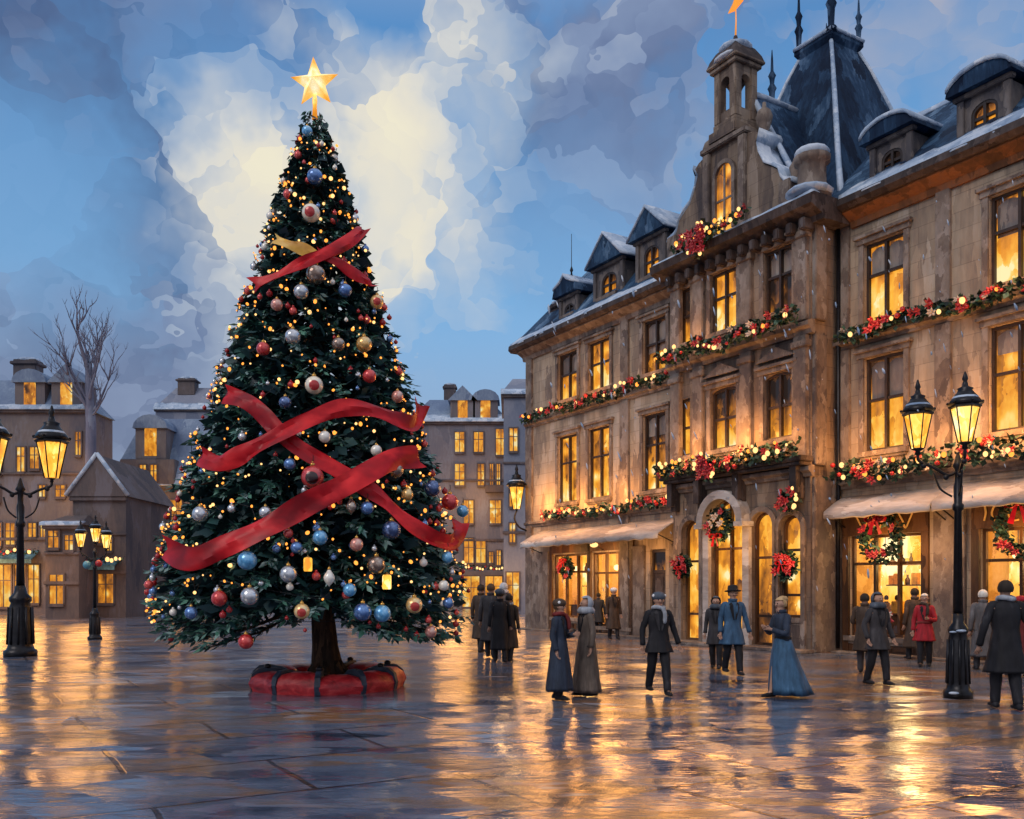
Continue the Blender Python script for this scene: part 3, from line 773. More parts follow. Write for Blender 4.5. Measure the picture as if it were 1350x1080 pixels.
def window(parent, x0, x1, z0, z1, y, pm, rise=0, hood=True, mull=1, trans=(.62,), cur=None, label=None, fm=None):
    """frame with mullions, glowing pane behind, stone surround and sill"""
    fr = MB(); t_ = .07; ya, yb = y+.07, y+.16; zt = z1-rise
    fr.box(x0, x0+t_, ya, yb, z0, zt); fr.box(x1-t_, x1, ya, yb, z0, zt)
    fr.box(x0+t_, x1-t_, ya, yb, z0, z0+t_)
    w = x1-x0
    if rise:
        P = arch_pts(x0, x1, zt, 12, rise); Q = arch_pts(x0+t_, x1-t_, zt, 12, rise-t_)
        for i in range(12):
            (a,b),(c,d),(e,f_),(g_,h_) = P[i],P[i+1],Q[i+1],Q[i]
            fr.add([(a,ya,b),(c,ya,d),(e,ya,f_),(g_,ya,h_),(a,yb,b),(c,yb,d),(e,yb,f_),(g_,yb,h_)], [(0,1,2,3),(7,6,5,4),(3,2,6,7),(1,0,4,5)])
    else: fr.box(x0+t_, x1-t_, ya, yb, z1-t_, z1)
    for k in range(mull):
        cx = x0+w*(k+1)/(mull+1); top = zt+(rise*math.sqrt(max(0, 1-((cx-(x0+x1)/2)/(w/2))**2))-t_*.5 if rise else -t_)
        fr.box(cx-.035, cx+.035, ya-.012, yb+.008, z0+t_, top)
    for u in trans:
        zz = z0+(z1-z0)*u; fr.box(x0+t_, x1-t_, ya+.012, yb+.004, zz-.035, zz+.035)
    o = fr.build('window', fm or M['frame'], parent)
    if label: o['label'] = label
    p = MB(); yp = y+.19
    if rise:
        P = [(x0+.01,z0+.01),(x1-.01,z0+.01)]+[(a,b) for a, b in arch_pts(x0+.01, x1-.01, zt, 12, rise-.01)][::-1]
        p.add([(a,yp,b) for a,b in P], [tuple(range(len(P)))])
    else: p.add([(x0+.01,yp,z0+.01),(x1-.01,yp,z0+.01),(x1-.01,yp,z1-.01),(x0+.01,yp,z1-.01)], [(0,1,2,3)])
    p.build('pane', pm, o, fix=False)
    if cur:                                           # drawn blinds, grey, in the upper lights
        c = MB(); zz = z0+(z1-z0)*cur; n = 8
        for k in range(2):
            a = x0+.08+k*(w-.16)/2; b = a+(w-.16)/2-.02
            P = [(a,zz),(b,zz)]+[(b-(b-a)*i/n, z1-rise*.6-.1-.1*(1-math.sin(PI*i/n))) for i in range(n+1)]
            c.add([(q,yp-.012,r_) for q,r_ in P], [tuple(range(len(P)))])
        c.build('blind', M['curtain'], o, fix=False)
    s = MB(); s.box(x0-.14, x1+.14, y-.12, y+.07, z0-.13, z0-.002); s.box(x0-.08, x1+.08, y-.07, y+.05, z0-.20, z0-.132)
    s.build('sill', M['trim'], o)
    if hood:
        s = MB()
        s.box(x0-.16, x0-.012, y-.06, y+.02, z0, z1+.02); s.box(x1+.012, x1+.16, y-.06, y+.02, z0, z1+.02)
        s.box(x0-.2, x1+.2, y-.09, y+.02, z1+.022, z1+.16); s.box(x0-.26, x1+.26, y-.16, y+.02, z1+.162, z1+.24)
        s.build('surround', M['trim'], o)
    return o

EH = 11.55                                           # eaves height
P3 = (8.85, 10.6); P2 = (5.2, 7.55)
LW3 = [(2.35,3.65),(4.4,5.7),(7.6,8.8)]
LW2 = [(2.35,3.65),(4.4,5.7),(7.6,8.8)]
RX = [(16.6,17.75),(19.95,21.25),(23.2,24.4)]
# --- left wing
mb = MB()
holes = [(a,b,9.0,10.8) for a,b in LW3]+[(a,b,5.0,7.6) for a,b in LW2]
shopL = [(2.0,4.35,.55,3.0),(4.6,6.9,.3,3.0)]; doorL = (7.95,8.75,.05,3.0)
holes += [s for s in shopL]+[doorL]
wall(mb, 0, 10.32, 0, EH, 0, holes)
mb.add([(0,0,0),(0,9,0),(0,9,EH),(0,0,EH)], [(3,2,1,0)])
mb.add([(0,9,0),(27,9,0),(27,9,EH),(0,9,EH)], [(3,2,1,0)])
mb.build('wall', M['wall'], bld)
mb = MB()
holes = [(a,b,8.5,10.55) for a,b in RX]+[(a,b,5.2,7.6) for a,b in RX]
shopR = [(16.15,18.25,.45,3.05),(19.75,22.4,.45,3.05),(23.4,25.8,.45,3.05)]
wall(mb, 15.68, 27, 0, EH, 0, holes+shopR)
mb.add([(27,0,0),(27,9,0),(27,9,EH),(27,0,EH)], [(0,1,2,3)])
mb.build('wall', M['wall'], bld)
# --- centre bay, standing 1 m forward
BX0, BX1, BY = 10.3, 15.7, -1.0
BW = [(12.0,13.05),(14.1,15.1)]
ARCH = [(10.75,11.5,.1,3.75,.375),(12.0,13.35,.1,4.25,.675),(13.62,14.42,.1,3.8,.4),(14.66,15.4,.9,3.65,.37)]
mb = MB()
holes = [(a,b,9.2,10.95) for a,b in BW]+[(a,b,5.75,7.55,.14) for a,b in BW]+ARCH+[(10.62,11.06,9.2,10.9),(10.62,11.06,5.75,7.5)]
wall(mb, BX0, BX1, 0, 11.7, BY, holes, .3)
mb.add([(BX0,BY,0),(BX0,0,0),(BX0,0,11.7),(BX0,BY,11.7)], [(3,2,1,0)]); mb.add([(BX1,BY,0),(BX1,0,0),(BX1,0,11.7),(BX1,BY,11.7)], [(0,1,2,3)])
mb.add([(BX0,BY,11.7),(BX1,BY,11.7),(BX1,3,11.7),(BX0,3,11.7)], [(0,1,2,3)])
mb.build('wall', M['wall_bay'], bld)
# windows
kinds = [('pane_mid',.55),('pane_hi',None),('pane_lo',.4)]
for (a,b),(pm,cu) in zip(LW3, kinds): window(bld, a, b, 9.0, 10.8, 0, M[pm], .0, True, 1, (.55,), cu)
for (a,b),pm,cu in zip(LW2, ('pane_hi','pane_hi','pane_mid'), (None,None,.72)): window(bld, a, b, 5.0, 7.6, 0, M[pm], 0, True, 1, (.6,), cu)
for (a,b),pm,cu in zip(RX, ('pane_hi','pane_hi','pane_mid'), (.62,.55,.5)): window(bld, a, b, 8.5, 10.55, 0, M[pm], .0, True, 1, (.6,), cu)
for (a,b),pm,cu in zip(RX, ('pane_hi','pane_hi','pane_hi'), (.55,.74,None)): window(bld, a, b, 5.2, 7.6, 0, M[pm], .0, True, 1, (.55,), cu)
for (a,b),pm in zip(BW, ('pane_hi','pane_lo')): window(bld, a, b, 9.2, 10.95, BY, M[pm], 0, True, 1, (.58,), .62 if pm == 'pane_lo' else None)
for (a,b),pm,cu in zip(BW, ('pane_mid','pane_mid'), (None,None)): window(bld, a, b, 5.75, 7.55, BY, M[pm], .14, True, 1, (.5,), cu)
window(bld, 10.62, 11.06, 9.2, 10.9, BY, M['pane_mid'], 0, False, 0, (.5,)); window(bld, 10.62, 11.06, 5.75, 7.5, BY, M['pane_hi'], 0, False, 0, (.5,))
# arched ground floor openings
for i, (a,b,c,d,rs) in enumerate(ARCH):
    o = window(bld, a, b, c, d, BY+.06, M['pane_arch'], rs, False, 1 if b-a > 1 else 0, (.22,.66), None, None, M['wood'])
    if i == 1: o.name = 'entrance_door'
    rgm = MB(); w_ = .16 if i != 1 else .26
    P = arch_pts(a-w_, b+w_, d-rs, 14, rs+w_); Q = arch_pts(a-.012, b+.012, d-rs, 14, rs+.012)
    y0, y1 = BY-(.07 if i != 1 else .38), BY+.03
    for k in range(14):
        (xa,za),(xb,zb),(xc,zc),(xd,zd) = P[k],P[k+1],Q[k+1],Q[k]
        rgm.add([(xa,y0,za),(xb,y0,zb),(xc,y0,zc),(xd,y0,zd),(xa,y1,za),(xb,y1,zb),(xc,y1,zc),(xd,y1,zd)], [(0,1,2,3),(3,2,6,7),(1,0,4,5)])
    zs = d-rs
    for x in (a-w_, b+.012): rgm.box(x, x+w_-.012, y0 if i != 1 else BY-.12, y1, .02, zs-(.14 if i == 1 else .002)); 
    if i == 1:
        for x in (a-w_-.05, b-.03): rgm.box(x, x+w_+.08, BY-.42, y1, zs-.138, zs-.002)
    rgm.build('arch_moulding', M['awning'] if i == 1 else M['trim'], o)
RL = []
# shop windows with wooden fronts
def shop(x0, x1, z0, z1, y, sign=None, mull=2):
    o = window(bld, x0, x1, z0, z1, y, M['glass'], 0, False, mull, (.72,), None, None, M['wood']); o.name = 'shop_window'
    RL.append(((x0+x1)/2, y+1.0, 2.5))
    rr = random.Random(int(x0*10)); D = 1.35; yb = y+.26               # the lit room behind the glass
    q = MB(); q.add([(x0-.3,yb,.06),(x0-.3,yb+D,.06),(x0-.3,yb+D,3.5),(x0-.3,yb,3.5)], [(0,1,2,3)]); q.add([(x1+.3,yb,.06),(x1+.3,yb+D,.06),(x1+.3,yb+D,3.5),(x1+.3,yb,3.5)], [(3,2,1,0)])
    q.add([(x0-.3,yb,.06),(x1+.3,yb,.06),(x1+.3,yb+D,.06),(x0-.3,yb+D,.06)], [(0,1,2,3)]); q.add([(x0-.3,yb,3.5),(x1+.3,yb,3.5),(x1+.3,yb+D,3.5),(x0-.3,yb+D,3.5)], [(3,2,1,0)])
    q.build('room', M['room'], o, fix=False)
    q = MB(); q.add([(x0-.3,yb+D,.06),(x1+.3,yb+D,.06),(x1+.3,yb+D,3.5),(x0-.3,yb+D,3.5)], [(0,1,2,3)]); q.build('glowing_back_wall', M['pane_shop'], o, fix=False)  # back wall emits the room's lamp glow itself
    q = MB(); q.bev(x0, x1, yb+.55, yb+.95, .07, .98, .02); q.bev(x0-.05, x1+.05, yb+.5, yb+1.0, .982, 1.03, .01); q.build('counter', M['wood'], o)
    for zz in (1.75, 2.3):
        q = MB(); q.box(x0+.1, x1-.1, yb+D-.3, yb+D-.03, zz, zz+.035); q.build('shelf', M['wood'], o)
        xx = x0+.2
        while xx < x1-.25:
            w_ = rr.uniform(.08,.2); h_ = rr.uniform(.1,.36)
            if rr.random() < .75:
                q = MB()
                if rr.random() < .5: q.lathe([(0,0),(w_*.45,0),(w_*.5,h_*.5),(w_*.2,h_*.75),(w_*.22,h_),(0,h_)], (xx,yb+D-.17,zz+.036), 10)
                else: q.bev(xx-w_/2, xx+w_/2, yb+D-.25, yb+D-.1, zz+.036, zz+.036+h_, .01)
                q.build('shelf_goods', M[rr.choice(('wood','room','darkstone','gold'))], o)
            xx += w_+rr.uniform(.03,.12)
    xx = x0+.25
    while xx < x1-.2:
        w_ = rr.uniform(.12,.26); h_ = rr.uniform(.12,.4); q = MB()
        if rr.random() < .5: q.lathe([(0,0),(w_*.4,0),(w_*.55,h_*.4),(w_*.3,h_*.8),(w_*.1,h_),(0,h_)], (xx,yb+.75,1.032), 10)
        else: q.bev(xx-w_/2, xx+w_/2, yb+.6, yb+.9, 1.032, 1.032+h_, .012)
        q.build('counter_goods', M[rr.choice(('wood','room','trim','gold'))], o); xx += w_+rr.uniform(.08,.3)
    n_ = max(2, int((x1-x0)/.8))
    for k in range(n_):
        xx = x0+(x1-x0)*(k+.5)/n_; q = MB(); q.sphere((xx,yb+.45+.3*(k%2),2.45-.15*(k%2)), .12, 12, 8, (1,1,.9)); g_ = q.build('pendant_globe', M['globe'], o)
        q = MB(); q.tube([(xx,yb+.45+.3*(k%2),2.55-.15*(k%2)),(xx,yb+.45+.3*(k%2),3.49)], .01, 5); q.build('cord', M['iron'], o)
    s = MB(); s.box(x0-.2, x0-.012, y-.08, y+.03, .05, 3.05); s.box(x1+.012, x1+.2, y-.08, y+.03, .05, 3.05)
    s.box(x0-.2, x1+.2, y-.07, y+.02, 3.054, 3.62); s.box(x0-.012, x1+.012, y-.05, y+.02, .05, z0-.21)
    for k in range(3):
        a = x0+.1+(x1-x0-.2)*k/3; s.bev(a, a+(x1-x0-.2)/3-.08, y-.085, y-.051, .1, max(.2, z0-.26), .012)
    s.build('shop_front', M['wood'], o)
    return o
for s in shopL: shop(*s, 0)
for k, s in enumerate(shopR):
    o = shop(*s, 0)
    # gilt lettering on the fascia: loose V strokes on the first, rounded C and scroll strokes on the second
    g = MB(); x0 = s[0]; y = -.085
    def st(P, r=.022): g.tube([(x0+a, y, 3.1+b) for a, b in catmull([Vector((a,b,0)) for a,b in P], 5) for a, b in [(a,b)]] if False else [(x0+v.x, y, 3.1+v.y) for v in catmull([Vector((a,b,0)) for a,b in P], 5)], r, 5)
    if k == 0:
        st([(.25,.45),(.38,.22),(.47,.06),(.56,.26),(.62,.47)]); st([(.72,.46),(.82,.22),(.92,.06),(1.0,.25),(1.06,.44),(1.12,.36)])
        st([(1.3,.1),(1.36,.3),(1.34,.45)]); st([(1.5,.45),(1.62,.25),(1.7,.08),(1.82,.3),(1.9,.46)])
    else:
        st([(.12,.12),(.16,.3),(.13,.47)]); st([(.55,.42),(.4,.47),(.3,.3),(.36,.12),(.52,.1)]); st([(.95,.44),(.8,.48),(.68,.3),(.75,.1),(.92,.1)])
        st([(1.05,.08),(1.15,.3),(1.22,.48),(1.3,.28),(1.25,.12)]); st([(1.5,.45),(1.4,.3),(1.55,.22),(1.5,.08),(1.38,.1)])
    if k < 2: g.build('gilt_lettering', M['giltpaint'], o)
# door of the left wing
o = MB()
o.box(7.97, 8.05, .08, .16, .06, 2.99); o.box(8.65, 8.73, .08, .16, .06, 2.99); o.box(8.05,8.65,.08,.16,2.2,2.3); o.box(8.05,8.65,.08,.16,2.9,2.99)
d = o.build('shop_door', M['frame'], bld)
p = MB(); p.bev(8.052, 8.648, .10, .15, .06, 2.198, .01)
for z0, z1 in ((.2,.9),(1.05,2.05)): p.bev(8.15, 8.55, .07, .098, z0, z1, .02)
p.build('door_leaf', M['darkstone'], d)
p = MB(); p.add([(8.05,.14,2.3),(8.65,.14,2.3),(8.65,.14,2.9),(8.05,.14,2.9)], [(0,1,2,3)]); p.build('pane', M['pane_lo'], d, fix=False)
p = MB(); p.sphere((8.14,.05,1.1), .04, 8, 6); p.build('handle', M['gold'], d)
# plinths, pilasters, string courses, each a part
def course(x0, x1, y, z, s=1.0):
    mb = MB(); mb.loft_x([(y+.03,z),(y-.06*s,z),(y-.08*s,z+.07*s),(y-.16*s,z+.12*s),(y-.16*s,z+.2*s),(y-.05*s,z+.24*s),(y+.03,z+.24*s)], x0, x1); mb.build('string_course', M['trim'], bld)
def pil(x0, x1, y0, y1, z0, z1, b=.015, name='pilaster'):
    mb = MB(); mb.bev(x0, x1, y0, y1, z0, z1, b); return mb.build(name, M['trim'], bld)
course(-.05, 10.32, 0, 8.3); course(-.05, 10.32, 0, 4.2, .9); course(15.72, 27.05, 0, 7.98, 1.1); course(15.72, 27.05, 0, 4.3, 1)
for x in (-.02, 6.35, 9.55): pil(x, x+.5, -.09, .03, 0, 8.29); pil(x+.02, x+.48, -.085, .03, 8.56, 11.2)
for x in (15.75, 18.62, 22.1, 25.2): pil(x, x+.42, -.09, .03, 4.56, 7.97); pil(x+.02, x+.4, -.085, .03, 8.26, 11.2)
for x0, x1 in ((18.6,19.4),(22.75,23.05),(15.72,15.9)): pil(x0, x1, -.1, .03, 0, 3.7, .015, 'pier')
for x0, x1 in ((6.98,7.72),(9.0,10.2),(.2,1.7)): pil(x0, x1, -.08, .03, 0, 3.15, .015, 'pier')
course(BX0-.1, BX1+.1, BY, 4.62, 1.2); course(BX0-.12, BX1+.12, BY, 8.35, 1.5)
for x in (10.28, 11.3, 13.25, 15.22):
    for z0, z1, c0, c1 in ((4.92,8.34,8.02,8.2),(8.72,11.2,10.9,11.08)):
        o = pil(x, x+.44, BY-.14, BY+.03, z0, z1, .02); mb = MB(); mb.bev(x-.06, x+.5, BY-.2, BY+.03, c0, c1, .02); mb.build('capital', M['trim'], o)
for z0, z1 in ((4.92,8.34),(8.72,11.2)): pil(BX1-.03, BX1+.12, BY+.06, BY+.5, z0, z1, .02)
pil(BX1-.03, BX1+.10, BY+.05, -.02, 0, 4.6, .02, 'pier')
for a, b in BW: mb = MB(); mb.prism([(a-.2,7.9),(b+.2,7.9),((a+b)/2,8.23)], BY-.16, BY+.02); mb.build('pediment', M['trim'], bld)
for (a,b) in BW:
    for x in (a-.1, b-.06): pil(x, x+.16, BY-.42, BY+.02, 5.145, 5.42, .03, 'bracket')
# bay cornice and eaves
mb = MB()
mb.loft_x([(BY+.05,11.18),(BY-.1,11.18),(BY-.14,11.32),(BY-.38,11.42),(BY-.55,11.5),(BY-.6,11.72),(BY-.45,11.8),(BY+.05,11.8)], BX0-.45, BX1+.5)
mb.box(BX0-.45, BX0-.003, BY+.052, .3, 11.2, 11.79); mb.box(BX1+.003, BX1+.5, BY+.052, .3, 11.2, 11.79)
for k in range(13): x = BX0+.05+k*.44; mb.bev(x, x+.2, BY-.4, BY+.02, 11.0, 11.3, .03)
mb.build('cornice', M['darkstone'], bld)
for x0, x1 in ((-.5,9.84),(16.22,27.3)):
    mb = MB(); mb.loft_x([(.03,11.1),(-.08,11.1),(-.12,11.25),(-.42,11.42),(-.42,11.46),(.03,11.46)], x0+.3 if x0 < 0 else x0, x1); mb.build('soffit', M['soffit'] if x0 > 0 else M['trim'], bld)
    mb = MB(); mb.loft_x([(.0,11.465),(-.5,11.465),(-.62,11.56),(-.6,11.74),(-.3,11.84),(0,11.84)], x0, x1); mb.build('gutter', M['darkstone'], bld)
# roofs
mb = MB()
mb.add([(-.5,-.45,11.75),(9.9,-.45,11.75),(10.4,2.6,15.35),(1.5,2.6,15.35)], [(0,1,2,3)])
mb.add([(-.5,-.45,11.75),(1.5,2.6,15.35),(1.5,6.4,15.35),(-.5,9.4,11.75)], [(0,1,2,3)])
mb.add([(1.5,2.6,15.35),(10.4,2.6,15.35),(10.4,4.5,15.7),(2.6,4.5,15.7)], [(0,1,2,3)])
mb.add([(2.6,4.5,15.7),(10.4,4.5,15.7),(10.4,6.4,15.35),(1.5,6.4,15.35)], [(0,1,2,3)]); mb.add([(1.5,2.6,15.35),(2.6,4.5,15.7),(1.5,6.4,15.35)], [(0,1,2)])
mb.add([(-.5,9.4,11.75),(1.5,6.4,15.35),(10.4,6.4,15.35),(10.4,9.4,11.75)], [(0,1,2,3)])
roofL = mb.build('roof', M['slate'], bld)
mb = MB()
mb.add([(15.5,-.45,11.75),(27.4,-.45,11.75),(27.4,2.6,14.7),(15.5,2.6,14.7)], [(0,1,2,3)])
mb.add([(15.5,2.6,14.7),(27.4,2.6,14.7),(27.4,4.5,15.1),(15.5,4.5,15.1)], [(0,1,2,3)]); mb.add([(15.5,4.5,15.1),(27.4,4.5,15.1),(27.4,9.4,11.75),(15.5,9.4,11.75)], [(0,1,2,3)])
mb.add([(27.4,-.45,11.75),(27.4,2.6,14.7),(27.4,4.5,15.1),(27.4,9.4,11.75)], [(0,1,2,3)]); mb.add([(15.5,-.45,11.75),(15.5,2.6,14.7),(15.5,4.5,15.1),(15.5,9.4,11.75)], [(3,2,1,0)])
roofR = mb.build('roof', M['slate'], bld)
def bumpy_strip(mb, x0, x1, y0, y1, zf, th=.10, seed=0, n=None):
    """an uneven snow blanket; zf(x,y) is the surface below"""
    n = n or int((x1-x0)/.16); r = random.Random(seed); rows = []
    for i in range(n+1):
        x = x0+(x1-x0)*i/n; row = []
        e = .10*noise.noise((x*1.3, seed, 0))+.08*noise.noise((x*4.1, seed, 2))
        hh = th*(.55+.9*abs(noise.noise((x*.9, seed, 5))))
        ys = [y0-.03-max(-.02,e), y0+.03, (y0*2+y1)/3, (y0+2*y1)/3+e, y1+e*2]
        dz = [-.06-max(0,e)*.6, hh, hh*1.15, hh*.8, .005]
        for yy, d in zip(ys, dz): row.append(Vector((x, yy, zf(x, max(yy,y0))+d)))
        for yy in (ys[-1], ys[0]): row.append(Vector((x, yy, zf(x, max(yy,y0))-.05-(.06 if yy == ys[0] else 0))))
        rows.append(row)
    mb.rings(rows, True)
rs = lambda x, y: 11.78+max(0, y+.45)*.92
mb = MB(); bumpy_strip(mb, -.5, 9.85, -.55, .15, rs, .10, 1); mb.build('snow_cover', M['snow'], bld)
mb = MB(); bumpy_strip(mb, 16.2, 27.2, -.55, .1, rs, .12, 2); mb.build('snow_cover', M['snow'], bld)
mb = MB(); bumpy_strip(mb, BX0-.4, BX1+.45, BY-.5, BY-.1, lambda x,y: 11.79, .07, 3); mb.build('snow_cover', M['snow'], bld)
mb = MB(); bumpy_strip(mb, 2.0, 10.2, 2.5, 3.4, lambda x,y: 15.36, .08, 4); bumpy_strip(mb, 15.6, 27.2, 2.5, 3.4, lambda x,y: 14.70, .10, 6); mb.build('snow_cover', M['snow'], bld)
M['dormer'] = stone('dormer_stone', [(.05,.048,.06), (.10,.088,.09), (.16,.135,.125), (.22,.20,.20)], (1,1,.5), 3)
# dormers
def dormer(x, w, z0, z1, yf, kind, pm, dark=False):
    mb = MB(); a, b = x-w/2, x+w/2
    hole = [(x-w*.27, x+w*.27, z0+.25, z1-.22, w*.2)]
    wall(mb, a, b, z0, z1, yf, hole, .16)
    mb.add([(a,yf,z0),(a,3,z0),(a,3,z1),(a,yf,z1)], [(3,2,1,0)]); mb.add([(b,yf,z0),(b,3,z0),(b,3,z1),(b,yf,z1)], [(0,1,2,3)])
    for xx in (a-.05, b-.13): mb.bev(xx, xx+.18, yf-.07, yf+.04, z0-.05, z1-.02, .015)
    mb.bev(a-.12, b+.12, yf-.13, yf+.05, z1-.015, z1+.1, .02); mb.bev(a-.1, b+.1, yf-.12, yf+.05, z0-.06, z0+.06, .02)
    o = mb.build('dormer', M['dormer'], bld)
    w_ = window(o, *hole[0][:4], yf-.05, M[pm], hole[0][4], False, 1, (.5,), None)
    for c in list(w_.children): c.parent = o
    mb = MB(); zt = z1+.1
    if kind == 'arch': P = [(a-.2,zt)]+arch_pts(a-.2, b+.2, zt, 12, w*.36)[1:-1]+[(b+.2,zt)]
    elif kind == 'gable': P = [(a-.24,zt),(x,zt+w*.62),(b+.24,zt)]
    else: P = [(a-.2,zt),(a-.1,zt+w*.25),(x-w*.2,zt+w*.42),(x,zt+w*.6),(x+w*.2,zt+w*.42),(b+.1,zt+w*.25),(b+.2,zt)]
    P = P[::-1]
    mb.prism(P, yf-.28, 3.2)
    mb.build('dormer_roof', M['slate_dark'] if kind != 'gable' else M['slate'], o)
    s = MB(); Q = [(px_, pz_+.035+.05*abs(noise.noise((px_*3,pz_,x)))) for px_, pz_ in P if pz_ > zt+.02]
    if len(Q) < 3: Q = [(P[0][0],P[0][1]+.05),Q[0],(P[-1][0],P[-1][1]+.05)]
    rows = []
    for q in Q:
        rows.append([Vector((q[0], yf-.33, q[1]+.035)), Vector((q[0], yf+.15+.2*noise.noise((q[0]*3,x,1)), q[1]+.05)), Vector((q[0], yf+1.4, q[1]+.03)), Vector((q[0], yf+1.4, q[1]-.05)), Vector((q[0], yf-.33, q[1]-.06))])
    s.rings(rows); s.build('snow_cover', M['snow'], o)
    if kind == 'onion':
        f_ = MB(); f_.lathe([(0,zt+w*.58),(.06,zt+w*.58),(.03,zt+w*.75),(.07,zt+w*.82),(.015,zt+w*.95),(.01,zt+w*2.0),(0,zt+w*2)], (x,yf+.1,0), 8); f_.build('finial', M['iron'], o)
    return o
dormer(2.95, 1.2, 12.05, 12.95, .1, 'onion', 'pane_lo')
dormer(5.5, 1.7, 12.1, 13.4, .1, 'gable', 'pane_lo')
dormer(7.9, 1.5, 12.1, 13.6, .1, 'gable', 'pane_mid')
dormer(17.25, 1.15, 12.0, 13.05, .2, 'arch', 'pane_lo')
dormer(19.7, 1.2, 12.0, 13.15, .2, 'arch', 'pane_mid')
dormer(23.2, 1.2, 12.0, 13.1, .2, 'arch', 'pane_lo')
for x, z0, z1 in ((1.1,11.9,13.35),(9.6,13.5,15.6),(21.6,14.3,16.2)):
    mb = MB(); mb.bev(x-.3, x+.3, .6 if x < 2 else 2.2, 1.2 if x < 2 else 2.8, z0, z1, .02); mb.bev(x-.38, x+.38, .52 if x < 2 else 2.12, 1.28 if x < 2 else 2.88, z1-.25, z1-.08, .03)
    c = mb.build('chimney', M['darkstone'], bld)
    mb = MB(); mb.sphere((x, .9 if x < 2 else 2.5, z1), .36, 10, 6, (1,1,.38)); mb.build('snow_cover', M['snow'], c)
# stepped and scrolled gable over the bay
GX = 12.7; Y0, Y1 = BY-.12, BY+.75
half = [(2.45,11.8),(2.45,12.5),(2.25,12.55),(2.1,12.72),(2.0,13.0),(1.8,13.15),(1.5,13.35),(1.28,13.75),(1.16,14.1),(1.28,14.3),(1.12,14.42),(.86,14.5),(.8,14.75)]
mb = MB(); poly = [(GX+a,z) for a,z in half]+[(GX-a,z) for a,z in half[::-1]]
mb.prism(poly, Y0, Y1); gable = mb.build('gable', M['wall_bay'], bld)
mb = MB()
mb.bev(GX-.92, GX+.92, Y0-.16, Y1+.1, 14.5, 14.66, .03)
for sx in (-1,1):
    mb.bev(GX+sx*.72-.14, GX+sx*.72+.14, Y0-.12, Y0+.02, 11.85, 14.49, .03)
    mb.bev(GX+sx*2.28-.2, GX+sx*2.28+.2, Y0-.1, Y0+.02, 11.85, 12.6, .03)
    for q in range(14):                                # scroll mouldings along the outline
        pass
mb.build('gable_mouldings', M['trim'], gable)
for sx in (-1,1):
    mb = MB(); mb.lathe([(0,-.5),(.22,-.5),(.22,-.42),(.1,-.34),(.2,-.1),(.24,.08),(.18,.26),(.06,.36),(.05,.5),(0,.52)], (GX+sx*1.08,(Y0+Y1)/2,14.85), 12); mb.build('urn', M['trim'], gable)
    mb = MB(); mb.lathe([(0,-.02),(.26,0),(.26,.1),(.13,.2),(.2,.45),(.1,.62),(0,.66)], (GX+sx*2.25,(Y0+Y1)/2,12.62), 12); mb.build('urn', M['trim'], gable)
wv = MB(); a, b, c, d = GX-.33, GX+.33, 12.0, 13.95
P = [(a,c),(b,c)]+arch_pts(a,b,d-.33,12)[::-1]; wv.add([(x,Y0-.012,z) for x,z in P], [tuple(range(len(P)))])
gw = MB(); A = [(a-.12,c)]+arch_pts(a-.12,b+.12,d-.33,12)+[(b+.12,c)]; Bq = [(a,c)]+arch_pts(a,b,d-.33,12)+[(b,c)]
for k in range(len(A)-1):
    (xa,za),(xb,zb),(xc,zc),(xd,zd) = A[k],A[k+1],Bq[k+1],Bq[k]
    gw.add([(xa,Y0-.1,za),(xb,Y0-.1,zb),(xc,Y0-.1,zc),(xd,Y0-.1,zd),(xa,Y0+.02,za),(xb,Y0+.02,zb),(xc,Y0-.014,zc),(xd,Y0-.014,zd)], [(0,1,2,3),(3,2,6,7),(1,0,4,5)])
gw.box(a,b,Y0-.05,Y0-.014,12.9,12.96); gw.box(GX-.03,GX+.03,Y0-.055,Y0-.016,c,d-.03)
go = gw.build('arched_window', M['trim'], gable); wv.build('pane', M['pane_hi'], go, fix=False)
for sx in (-1,1):
    P = [(GX+sx*q, z) for q, z in ((2.5,12.52),(2.2,12.6),(2.08,12.78),(1.98,13.05),(1.78,13.2),(1.48,13.4),(1.26,13.8),(1.2,14.08),(1.3,14.33))]
    rows = []
    for k, (x, z) in enumerate(P):
        th = .05+.04*abs(noise.noise((x*3,z*2,sx)))+(.05 if k in (0,1,4,8) else 0)
        rows.append([Vector((x+sx*.03,Y0-.05-.04*noise.noise((x*4,z,3)),z-.02)), Vector((x+sx*.03,Y0-.02,z+th)), Vector((x,Y1,z+th)), Vector((x+sx*.03,Y1+.04,z-.02))])
    mb = MB(); mb.rings(rows, True); mb.build('snow_cover', M['snow'], gable)
